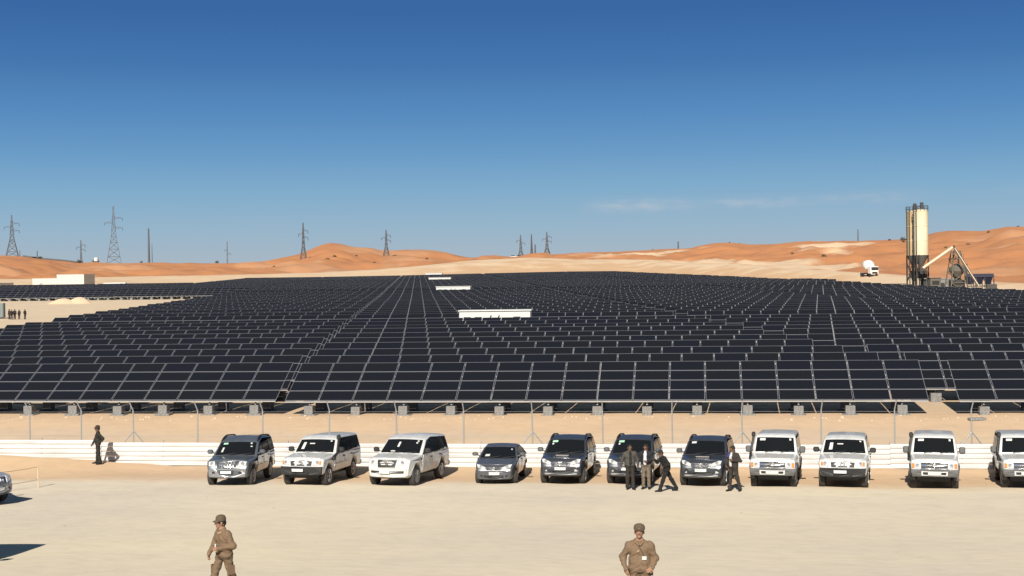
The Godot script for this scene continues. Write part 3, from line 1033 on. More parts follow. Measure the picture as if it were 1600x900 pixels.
# ---------------------------------------------------------------- concrete batching plant
func build_plant():
	var cream := paint(0.62, 0.53, 0.36, 0.7)
	cream.albedo_texture = rust_image(31)
	cream.uv1_triplanar = true
	cream.uv1_scale = Vector3(0.10, 0.045, 0.10)
	cream.albedo_color = Color.WHITE
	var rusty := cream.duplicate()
	rusty.albedo_color = Color(0.86, 0.79, 0.71)  # same rust streaks, darkened all over: shade on the rear silo painted in
	var drab := paint(0.11, 0.10, 0.08, 0.8)
	var iron := paint(0.055, 0.052, 0.048, 0.7, 0.2)
	var boom := paint(0.66, 0.55, 0.40, 0.6)
	var blue := paint(0.014, 0.016, 0.04, 0.6)
	var sil := [[1439.3, 290.0, "cream rust-streaked cement silo standing in front"], [1428.5, 294.5, "second rust-streaked cement silo half behind the front silo"]]
	for i in 2:
		var p := spot(sil[i][0], sil[i][1], 440)
		var t := thing("cement_silo", sil[i][2], "silo", p, 0.3, "cement silos")
		var base: float = EYE - 3.2 - p.y           # legs start at one level pad
		var y0 := base + 4.0
		var R := 1.50
		var st := S()
		lathe(st, Vector3(0, 0, 0), Vector3.UP, [Vector2(R, y0 + 2.0), Vector2(R, y0 + 11.2), Vector2(R * 0.96, y0 + 11.4), Vector2(0.01, y0 + 11.7)], 32)
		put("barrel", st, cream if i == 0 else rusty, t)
		var s2 := S()
		lathe(s2, Vector3.ZERO, Vector3.UP, [Vector2(0.01, y0 - 0.4), Vector2(0.25, y0 - 0.4), Vector2(R, y0 + 2.0)], 32)
		put("cone", s2, drab, t)
		for k in 4:
			var rg := S()
			lathe(rg, Vector3.ZERO, Vector3.UP, [Vector2(R + 0.005, y0 + 2.0 + k * 3.05), Vector2(R + 0.05, y0 + 2.03 + k * 3.05), Vector2(R + 0.05, y0 + 2.12 + k * 3.05), Vector2(R + 0.005, y0 + 2.15 + k * 3.05)], 32)
			put("hoop", rg, cream if k > 0 else iron, t)
		for k in 4:
			var a := PI * 0.25 + k * PI * 0.5
			var s3 := S()
			bar(s3, Vector3(cos(a) * R * 0.98, p.y * 0.0 - 1.0, sin(a) * R * 0.98), Vector3(cos(a) * R * 0.98, y0 + 2.2, sin(a) * R * 0.98), 0.22, 0.22)
			put("leg", s3, iron, t)
			var b := a + PI * 0.5
			var s4 := S()
			bar(s4, Vector3(cos(a), 0, sin(a)) * R * 0.98 + Vector3(0, base + 0.6, 0), Vector3(cos(b), 0, sin(b)) * R * 0.98 + Vector3(0, y0 + 0.6, 0), 0.10, 0.10)
			bar(s4, Vector3(cos(b), 0, sin(b)) * R * 0.98 + Vector3(0, base + 0.6, 0), Vector3(cos(a), 0, sin(a)) * R * 0.98 + Vector3(0, y0 + 0.6, 0), 0.10, 0.10)
			put("cross_brace", s4, iron, t)
		var wh := S()
		box(wh, Vector3(0.2, base + 2.2, 0), Vector3(1.7, 1.6, 1.5), 0.08)
		put("weigh_hopper", wh, iron, t)
		var rail := S()
		for k in 12:
			var a := TAU * k / 12.0
			var b := TAU * (k + 1) / 12.0
			var d := Vector3(cos(a), 0, sin(a)) * (R + 0.05)
			var e := Vector3(cos(b), 0, sin(b)) * (R + 0.05)
			bar(rail, d + Vector3(0, y0 + 11.2, 0), d + Vector3(0, y0 + 12.3, 0), 0.06, 0.06)
			for h in [11.8, 12.3]:
				bar(rail, d + Vector3(0, y0 + h, 0), e + Vector3(0, y0 + h, 0), 0.06, 0.06)
		put("guard_rail", rail, iron, t)
		var flt := S()
		tube(flt, Vector3(0.2, y0 + 11.5, 0.2), Vector3(0.2, y0 + 13.0, 0.2), 0.36, 0.36, 10)
		put("filter_box", flt, iron, t)
		var lad := S()
		for x in [-0.25, 0.25]:
			bar(lad, Vector3(-R * 1.0 + x, base, R * 0.15), Vector3(-R * 1.0 + x, y0 + 12.2, R * 0.15), 0.07, 0.07)
		for k in 40:
			bar(lad, Vector3(-R - 0.25, base + 0.4 * k, R * 0.15), Vector3(-R + 0.25, base + 0.4 * k, R * 0.15), 0.04, 0.04)
		put("ladder", lad, iron, t)
		var pp := S()
		tube(pp, Vector3(-R * 0.98, base, R * 0.45), Vector3(-R * 0.98, y0 + 11.4, R * 0.45), 0.11, 0.11, 7)
		put("filling_pipe", pp, iron, t)
	var px := func(col: float, row: float, depth: float) -> Vector3:
		return Vector3((col - 800.0) / F * depth, EYE + (sky_row(col) - row) / F * depth, -depth)
	# inclined screw conveyor
	var a: Vector3 = px.call(1441.0, 420.0, 287.0)
	var b: Vector3 = px.call(1490.0, 386.0, 284.0)
	var sc := thing("screw_conveyor", "cream inclined screw conveyor running from silo up to the mixing tower", "conveyor", a)
	var s := S()
	tube(s, Vector3.ZERO, b - a, 0.30, 0.30, 10)
	put("casing", s, boom, sc)
	var sm := S()
	box(sm, Vector3(-0.1, -0.1, 0), Vector3(0.9, 0.8, 0.8), 0.05)
	put("inlet", sm, iron, sc)
	var mo := S()
	tube(mo, b - a, (b - a) * 1.04, 0.24, 0.24, 10)
	put("motor", mo, iron, sc)
	# mixing tower
	var g := spot(1494, 286, 442)
	var mt := thing("mixing_tower", "dark steel mixing tower with funnel hopper under the conveyor head", "mixing tower", g, 0.15)
	var ht: float = px.call(1494.0, 392.0, 286.0).y - g.y
	for q in [[-1.0, -1.0], [1.0, -1.0], [1.0, 1.0], [-1.0, 1.0]]:
		var st := S()
		bar(st, Vector3(q[0] * 2.1, -0.3, q[1] * 1.6), Vector3(q[0] * 0.7, ht, q[1] * 0.6), 0.20, 0.20)
		put("leg", st, drab, mt)
	for k in 4:
		var u0 := 0.08 + 0.23 * k
		var u1 := u0 + 0.23
		var st := S()
		for z in [-1.0, 1.0]:
			var w0 := lerpf(2.1, 0.7, u0)
			var w1 := lerpf(2.1, 0.7, u1)
			var d0: float = lerpf(1.6, 0.6, u0) * z
			var d1: float = lerpf(1.6, 0.6, u1) * z
			bar(st, Vector3(-w0, u0 * ht, d0), Vector3(w1, u1 * ht, d1), 0.10, 0.10)
			bar(st, Vector3(w0, u0 * ht, d0), Vector3(-w1, u1 * ht, d1), 0.10, 0.10)
			bar(st, Vector3(-w1, u1 * ht, d1), Vector3(w1, u1 * ht, d1), 0.12, 0.12)
		put("cross_brace", st, drab, mt)
	var fu := S()
	lathe(fu, Vector3(0.2, 0, 0), Vector3.UP, [Vector2(0.5, ht * 0.36), Vector2(0.6, ht * 0.42), Vector2(1.55, ht * 0.56), Vector2(1.55, ht * 0.64), Vector2(0.5, ht * 0.72)], 20)
	put("hopper", fu, drab, mt)
	var dr := S()
	box(dr, Vector3(0.1, ht * 0.27, 0), Vector3(2.6, ht * 0.2, 2.0), 0.1)
	put("mixer_drum", dr, iron, mt)
	var pf := S()
	box(pf, Vector3(0, ht * 0.82, 0), Vector3(2.4, 0.14, 2.0))
	for q in [-1.15, 1.15]:
		bar(pf, Vector3(q, ht * 0.82, 0.95), Vector3(q, ht * 0.82 + 1.0, 0.95), 0.06, 0.06)
	bar(pf, Vector3(-1.15, ht * 0.82 + 1.0, 0.95), Vector3(1.15, ht * 0.82 + 1.0, 0.95), 0.06, 0.06)
	put("platform", pf, drab, mt)
	# descending feed belt on the right
	var c0: Vector3 = px.call(1492.0, 388.0, 283.0)
	var c1: Vector3 = px.call(1529.0, 447.0, 281.0)
	var fb := thing("feed_belt", "pale steep feed belt slanting down from the mixing tower", "conveyor", c1)
	for q in [-0.3, 0.3]:
		var st := S()
		bar(st, Vector3(0, 0, q), c0 - c1 + Vector3(0, 0, q), 0.16, 0.12)
		put("rail", st, boom, fb)
	var bl := S()
	bar(bl, Vector3(0, 0.05, 0), c0 - c1 + Vector3(0, 0.05, 0), 0.10, 0.5)
	put("belt", bl, drab, fb)
	for k in 3:
		var st := S()
		var u := 0.2 + 0.2 * k
		var q: Vector3 = (c0 - c1) * u
		bar(st, q, Vector3(q.x + 0.3, -0.6, 0.3), 0.08, 0.08)
		put("prop", st, iron, fb)
	# aggregate bins with a stack
	var ab_at := spot(1531, 290, 440)
	var ab := thing("aggregate_bin", "dark navy aggregate bins on legs at the plant's end", "bin", ab_at, -0.1)
	for k in 3:
		var st := S()
		var x := -1.9 + 1.75 * k
		for sg in [-1.0, 1.0]:
			quadf(st, Vector3(x - 0.82, 3.6, sg * 1.3), Vector3(x + 0.82, 3.6, sg * 1.3), Vector3(x + 0.35, 1.9, sg * 0.4), Vector3(x - 0.35, 1.9, sg * 0.4), Vector3(0, 0, sg))
			quadf(st, Vector3(x + sg * 0.82, 3.6, -1.3), Vector3(x + sg * 0.82, 3.6, 1.3), Vector3(x + sg * 0.35, 1.9, 0.4), Vector3(x + sg * 0.35, 1.9, -0.4), Vector3(sg, 0, 0))
		box(st, Vector3(x, 3.75, 1.3), Vector3(1.70, 0.7, 0.1))
		box(st, Vector3(x, 3.75, -1.3), Vector3(1.70, 0.7, 0.1))
		put("hopper", st, blue, ab)
	for q in [-2.75, -1.0, 0.75, 2.5]:
		var st := S()
		bar(st, Vector3(q, -0.3, 1.2), Vector3(q, 3.9, 1.2), 0.14, 0.14)
		bar(st, Vector3(q, -0.3, -1.2), Vector3(q, 3.9, -1.2), 0.14, 0.14)
		put("leg", st, iron, ab)
	var sk := S()
	tube(sk, Vector3(-2.4, 3.2, -1.5), Vector3(-2.4, 6.2, -1.5), 0.28, 0.26, 10)
	put("stack", sk, iron, ab)
	var wk := S()
	box(wk, Vector3(0.2, 1.55, 0), Vector3(5.2, 0.3, 0.9), 0.03)
	put("belt_frame", wk, drab, ab)
	var cc := thing("control_cabin", "drab control cabin tucked between silo legs and mixing tower", "cabin", spot(1459, 289, 440), 0.1)
	gable_box(cc, Vector3(0, 2.6, 0), Vector3(2.2, 2.4, 2.0), drab, "wall")
	gable_box(cc, Vector3(0, 3.86, 0), Vector3(2.4, 0.12, 2.2), iron, "roof")
	gable_box(cc, Vector3(0, 2.9, 1.02), Vector3(1.5, 0.8, 0.06), mats.dark, "window")
	for q in [-0.95, 0.95]:
		gable_box(cc, Vector3(q, 0.6, 0), Vector3(0.18, 1.8, 1.6), iron, "leg")
	var ge := thing("generator_set", "dark generator housing beside the aggregate bins", "generator", spot(1549, 287, 441), -0.2)
	gable_box(ge, Vector3(0, 1.1, 0), Vector3(2.0, 1.6, 1.4), iron, "housing")
	gable_box(ge, Vector3(0, 0.15, 0), Vector3(2.2, 0.4, 1.5), drab, "skid")
	var ex := S()
	tube(ex, Vector3(0.5, 1.8, 0), Vector3(0.5, 2.9, 0), 0.1, 0.1, 8)
	put("exhaust", ex, iron, ge)
	# low gantry on the silo's left
	var ga := spot(1403, 291, 440)
	var gt := thing("loading_gantry", "low rusty loading gantry with tray beside the silos", "gantry", ga, 0.1)
	var tr := S()
	box(tr, Vector3(0, 2.2, 0), Vector3(3.6, 0.28, 1.6), 0.03)
	box(tr, Vector3(0.1, 2.75, 0), Vector3(3.0, 0.12, 1.4), 0.02)
	put("tray", tr, drab, gt)
	for q in [-1.6, -0.5, 0.6, 1.6]:
		var st := S()
		bar(st, Vector3(q, -0.3, 0.7), Vector3(q, 2.7, 0.7), 0.09, 0.09)
		bar(st, Vector3(q, -0.3, -0.7), Vector3(q, 2.7, -0.7), 0.09, 0.09)
		put("leg", st, iron, gt)
	# grey site shed behind
	var sh := thing("site_shed", "long grey shed standing behind the batching plant", "shed", spot(1468, 305, 435), 0.0)
	gable_box(sh, Vector3(0, 1.5, 0), Vector3(6.4, 3.0, 2.6), paint(0.17, 0.17, 0.165, 0.8), "wall")
	gable_box(sh, Vector3(0, 3.06, 0), Vector3(6.7, 0.14, 2.9), paint(0.24, 0.24, 0.23, 0.7), "roof")
	for q in [-1.8, 0.2, 2.0]:
		gable_box(sh, Vector3(q, 1.7, 1.32), Vector3(0.9, 0.9, 0.06), mats.dark, "window")

func rust_image(sd: int) -> ImageTexture:
	var fn := FastNoiseLite.new()
	fn.seed = sd
	fn.frequency = 0.012
	fn.fractal_octaves = 5
	var im := Image.create(256, 256, false, Image.FORMAT_RGB8)
	for y in 256:
		for x in 256:
			# streaks run down the sheet; they tile only across
			var q := fn.get_noise_2d(x * 2.4, y * 0.5)
			var p := fn.get_noise_2d(x * 0.9 + 400.0, y * 0.9)
			var c := Color(0.62, 0.53, 0.36)
			c = c.lerp(Color(0.42, 0.33, 0.21), smoothstep(0.0, 0.5, q) * 0.6)
			c = c.lerp(Color(0.72, 0.64, 0.47), smoothstep(0.05, 0.4, p) * 0.6)
			im.set_pixel(x, y, c.linear_to_srgb())
	return ImageTexture.create_from_image(im)

func build_mixer_truck():
	var p := spot(1357, 398, 426)
	var t := thing("mixer_truck", "white concrete mixer truck on the pale track below the dunes", "truck", p, 0.2)
	var wh := paint(0.72, 0.71, 0.67, 0.5)
	var st := S()
	box(st, Vector3(0, 1.75, 3.0), Vector3(2.4, 2.1, 1.9), 0.15)
	var cab := put("cab", st, wh, t)
	var ws := S()
	box(ws, Vector3(0, 2.15, 3.97), Vector3(2.1, 0.9, 0.05), 0.01)
	put("windscreen", ws, mats.dark, cab)
	var gr := S()
	box(gr, Vector3(0, 1.05, 3.98), Vector3(1.6, 0.5, 0.06), 0.01)
	put("grille", gr, mats.dark, cab)
	var ch := S()
	box(ch, Vector3(0, 0.85, -0.6), Vector3(1.0, 0.35, 7.4))
	put("chassis", ch, mats.dark, t)
	var dr := S()
	lathe(dr, Vector3(0, 2.5, 1.9), Vector3(0, 0.30, -1.0).normalized(), [Vector2(0.01, 0), Vector2(0.95, 0.05), Vector2(1.5, 1.2), Vector2(1.55, 2.2), Vector2(0.95, 3.7), Vector2(0.6, 4.6), Vector2(0.01, 4.6)], 24)
	put("drum", dr, wh, t)
	var hp := S()
	lathe(hp, Vector3(0, 3.0, -3.1), Vector3.UP, [Vector2(0.3, 0), Vector2(0.75, 0.8), Vector2(0.65, 0.8)], 14)
	put("hopper", hp, wh, t)
	for z in [2.9, -1.2, -2.5]:
		for x in [-1.0, 1.0]:
			var w := S()
			lathe(w, Vector3(x - 0.16, 0.5, z), Vector3.RIGHT, [Vector2(0.01, 0), Vector2(0.44, 0), Vector2(0.5, 0.06), Vector2(0.5, 0.26), Vector2(0.44, 0.32), Vector2(0.01, 0.32)], 18)
			put("wheel", w, mats.dark, t)

# ---------------------------------------------------------------- cars
# s runs from the front bumper to the rear, x across, y up; the car faces +z
func cd(c: Dictionary, x: float, y: float, s: float) -> Vector3:
	var hw: float = c.W * 0.5
	var L: float = c.L
	var f := 1.0
	if s < 1.0: f -= c.tf * pow(1.0 - maxf(s, 0.0), 2.0)
	if s > L - 0.8: f -= c.tr * pow((s - (L - 0.8)) / 0.8, 2.0)
	if y > c.belt: f *= lerpf(1.0, c.rr, (y - c.belt) / (c.H - c.belt))
	elif y < 0.8: f *= 1.0 - 0.06 * (0.8 - y) / 0.45
	var u := clampf(x / hw, -1.0, 1.0)
	var z := s
	if s < 0.8: z += c.bow * u * u * (1.0 - maxf(s, 0.0) / 0.8)
	if s > L - 0.5: z -= 0.09 * u * u * (s - (L - 0.5)) / 0.5
	if s < c.wt[0] + 0.4: z += 0.13 * u * u * smoothstep(c.belt - 0.1, c.belt + 0.05, y) * (1.0 - smoothstep(c.wt[0] - 0.1, c.wt[0] + 0.4, s))
	var yy := y
	if y > 0.8: yy += c.crown * (1.0 - u * u) * smoothstep(0.8, 1.0, y)
	return Vector3(x * f, yy, L * 0.5 - z)

func rounded(pts: Array, rad: float) -> PackedVector2Array:
	var out := PackedVector2Array()
	var n := pts.size()
	for i in n:
		var p: Vector2 = pts[i]
		var a: Vector2 = pts[(i + n - 1) % n]
		var b: Vector2 = pts[(i + 1) % n]
		var da := (a - p)
		var db := (b - p)
		var r := minf(rad, minf(da.length(), db.length()) * 0.45)
		if absf(da.angle_to(db)) > 2.9:
			out.append(p)
			continue
		var p0 := p + da.normalized() * r
		var p1 := p + db.normalized() * r
		for k in 4:
			var t := k / 3.0
			out.append(p0.lerp(p, t).lerp(p.lerp(p1, t), t))
	return out

func poly_normals(poly: PackedVector2Array) -> PackedVector2Array:
	var n := poly.size()
	var area := 0.0
	for i in n: area += poly[i].cross(poly[(i + 1) % n])
	var sg := 1.0 if area > 0.0 else -1.0
	var out := PackedVector2Array()
	for i in n:
		var e0 := (poly[i] - poly[(i + n - 1) % n]).normalized()
		var e1 := (poly[(i + 1) % n] - poly[i]).normalized()
		var d := e0 + e1
		if d.length() < 0.01: d = e1
		d = d.normalized()
		out.append(Vector2(d.y, -d.x) * sg)
	return out

func hull(c: Dictionary, st: SurfaceTool, poly: PackedVector2Array, hw: float, bev: float):
	var pn := poly_normals(poly)
	var n := poly.size()
	var rings := []
	for sg in [-1.0, 1.0]:
		var set := [[hw, bev, 0.95], [hw - bev * 0.3, bev * 0.35, 0.6], [hw - bev, 0.0, 0.12]]
		if sg > 0.0: set.reverse()
		for q in set: rings.append([sg * q[0], q[1], sg * q[2]])
		if sg < 0.0:
			for k in range(1, 8): rings.append([lerpf(-hw + bev, hw - bev, k / 8.0), 0.0, 0.0])
	var P := []
	var N := []
	for r in rings:
		var pr := []
		var nr := []
		for i in n:
			var q: Vector2 = poly[i] - pn[i] * r[1]
			pr.append(cd(c, r[0], q.y, q.x))
			var k := sqrt(1.0 - r[2] * r[2])
			nr.append(Vector3(r[2], pn[i].y * k, -pn[i].x * k))
		P.append(pr); N.append(nr)
	for j in rings.size() - 1:
		for i in n:
			var i2 := (i + 1) % n
			tri(st, P[j][i], P[j][i2], P[j + 1][i2], N[j][i], N[j][i2], N[j + 1][i2])
			tri(st, P[j][i], P[j + 1][i2], P[j + 1][i], N[j][i], N[j + 1][i2], N[j + 1][i])
	var inset := PackedVector2Array()
	for i in n: inset.append(poly[i] - pn[i] * bev)
	var tr := Geometry2D.triangulate_polygon(inset)
	for j in [0, rings.size() - 1]:
		var out := Vector3(-1.0 if j == 0 else 1.0, 0, 0)
		for k in range(0, tr.size(), 3):
			var a: Vector3 = P[j][tr[k]]
			var b: Vector3 = P[j][tr[k + 1]]
			var d: Vector3 = P[j][tr[k + 2]]
			var nn := (b - a).cross(d - a).normalized()
			if nn.dot(out) < 0.0: nn = -nn
			tri(st, a, b, d, nn, nn, nn)

func densify(poly: Array, step: float) -> PackedVector2Array:
	var out := PackedVector2Array()
	var n := poly.size()
	for i in n:
		var a: Vector2 = poly[i]
		var b: Vector2 = poly[(i + 1) % n]
		var k := maxi(1, int(ceil((b - a).length() / step)))
		for j in k: out.append(a.lerp(b, float(j) / k))
	return out

# a plate that follows the car's skin: mode "side" takes (s, y), "front" takes (x, y), "top" takes (x, s)
func plate(c: Dictionary, st: SurfaceTool, mode: String, poly: Array, proud: float, side = 1.0, skirt = 0.03):
	var d := densify(poly, 0.16)
	var tr := Geometry2D.triangulate_polygon(d)
	var hw: float = c.W * 0.5
	var at := func(p: Vector2, off: float) -> Vector3:
		match mode:
			"side":
				var q := cd(c, side * hw, p.y, p.x)
				return q + Vector3(side * off, off * (0.25 if p.y > c.belt else 0.0), 0)
			"front": return cd(c, p.x, p.y, curve(c.fs, p.y)) + Vector3(0, 0, off)
			"rear": return cd(c, p.x, p.y, curve(c.rs, p.y)) + Vector3(0, 0, -off)
			"wind":
				var ws: float = lerpf(c.cowl[0], c.wt[0], (p.y - c.cowl[1]) / (c.wt[1] - c.cowl[1]))
				return cd(c, p.x, p.y, ws) + Vector3(0, off * 0.7, off * 0.7)
		return cd(c, p.x, curve(c.hood, p.y), p.y) + Vector3(0, off, 0)
	var out := Vector3(0, 0, 1)
	if mode == "side": out = Vector3(side, 0, 0)
	if mode == "rear": out = Vector3(0, 0, -1)
	if mode == "top": out = Vector3.UP
	var mid := Vector3.ZERO
	for p in d: mid += at.call(p, 0.0) / d.size()
	for k in range(0, tr.size(), 3):
		var a: Vector3 = at.call(d[tr[k]], proud)
		var b: Vector3 = at.call(d[tr[k + 1]], proud)
		var e: Vector3 = at.call(d[tr[k + 2]], proud)
		var n := (b - a).cross(e - a).normalized()
		if n.dot(out) < 0.0: n = -n
		tri(st, a, b, e, n, n, n)
	for i in d.size():
		var p: Vector2 = d[i]
		var q: Vector2 = d[(i + 1) % d.size()]
		var a: Vector3 = at.call(p, proud)
		var b: Vector3 = at.call(q, proud)
		quadf(st, a, b, at.call(q, proud - skirt), at.call(p, proud - skirt), (a + b) * 0.5 - mid)

# a four-cornered plate laid on a grid so that it follows a curved skin: x half-widths at v0 and v1
func sheet(c: Dictionary, st: SurfaceTool, mode: String, xa: float, xb: float, v0: float, v1: float, proud: float, skirt = 0.03):
	var nu := 12
	var nv := 5
	var at := func(i: int, k: int, off: float) -> Vector3:
		var v := lerpf(v0, v1, float(k) / nv)
		var x := lerpf(xa, xb, float(k) / nv) * (2.0 * i / nu - 1.0)
		if mode == "wind":
			var ws: float = lerpf(c.cowl[0], c.wt[0], (v - c.cowl[1]) / (c.wt[1] - c.cowl[1]))
			return cd(c, x, v, ws) + Vector3(0, off * 0.7, off * 0.7)
		if mode == "rear": return cd(c, x, v, curve(c.rs, v)) + Vector3(0, 0, -off)
		return cd(c, x, curve(c.hood, v), v) + Vector3(0, off, 0)
	var out := Vector3(0, 0.7, 0.7)
	if mode == "rear": out = Vector3(0, 0, -1)
	for i in nu:
		for k in nv:
			var a: Vector3 = at.call(i, k, proud)
			var b: Vector3 = at.call(i + 1, k, proud)
			var e: Vector3 = at.call(i + 1, k + 1, proud)
			var f: Vector3 = at.call(i, k + 1, proud)
			quadf(st, a, b, e, f, out)
	var mid: Vector3 = at.call(nu / 2, nv / 2, 0.0)
	var rim := []
	for i in nu: rim.append([i, 0])
	for k in nv: rim.append([nu, k])
	for i in nu: rim.append([nu - i, nv])
	for k in nv: rim.append([0, nv - k])
	for q in rim.size():
		var p = rim[q]
		var r = rim[(q + 1) % rim.size()]
		var a: Vector3 = at.call(p[0], p[1], proud)
		var b: Vector3 = at.call(r[0], r[1], proud)
		quadf(st, a, b, at.call(r[0], r[1], proud - skirt), at.call(p[0], p[1], proud - skirt), (a + b) * 0.5 - mid)

func V(a: Array) -> Array:
	return a.map(func(p): return Vector2(p[0], p[1]))

func rect(x0, y0, x1, y1) -> Array:
	return [Vector2(x0, y0), Vector2(x1, y0), Vector2(x1, y1), Vector2(x0, y1)]

func mirrored(poly: Array, sg: float) -> Array:
	return poly.map(func(p): return Vector2(p.x * sg, p.y))

var wheel_cache := {}

func wheel(t: Node3D, c: Dictionary, x: float, s: float):
	var r: float = c.r
	var key := "%s_%s" % [r, c.rim]
	if not wheel_cache.has(key):
		var w := 0.125
		var st := S()
		lathe(st, Vector3.ZERO, Vector3.RIGHT, [Vector2(0.02, -w * 0.5), Vector2(r * 0.62, -w * 0.6), Vector2(r * 0.68, -w * 0.95), Vector2(r * 0.88, -w), Vector2(r * 0.97, -w * 0.85), Vector2(r, -w * 0.5), Vector2(r, w * 0.5), Vector2(r * 0.97, w * 0.85), Vector2(r * 0.88, w), Vector2(r * 0.68, w * 0.95), Vector2(r * 0.62, w * 0.6), Vector2(0.02, w * 0.5)], 28)
		st.set_material(mats.tyre)
		var rm := S()
		for sg in [1.0]:
			lathe(rm, Vector3.ZERO, Vector3.RIGHT * sg, [Vector2(r * 0.54, w * 0.62), Vector2(r * 0.54, w * 0.80), Vector2(r * 0.60, w * 0.96), Vector2(r * 0.66, w * 0.97), Vector2(r * 0.66, w * 0.80)], 24)
			lathe(rm, Vector3.ZERO, Vector3.RIGHT * sg, [Vector2(r * 0.16, w * 0.5), Vector2(r * 0.15, w * 0.92), Vector2(0.01, w * 0.94)], 14)
			var ns: int = 12 if c.rim == "steel" else 6
			for k in ns:
				var a := TAU * k / ns
				var d := Vector3(0, sin(a), cos(a))
				bar(rm, d * r * 0.12 + Vector3(sg * w * 0.82, 0, 0), d * r * 0.58 + Vector3(sg * w * 0.82, 0, 0), r * (0.11 if ns == 12 else 0.17), 0.025)
		rm.set_material(mats.rim_steel if c.rim == "steel" else mats.rim)
		wheel_cache[key] = [st.commit(), rm.commit()]
	var o := node("wheel", wheel_cache[key][0], t)
	o.position = Vector3(x, r - 0.015, c.L * 0.5 - s)
	if x < 0.0: o.rotation.y = PI
	node("rim", wheel_cache[key][1], o)

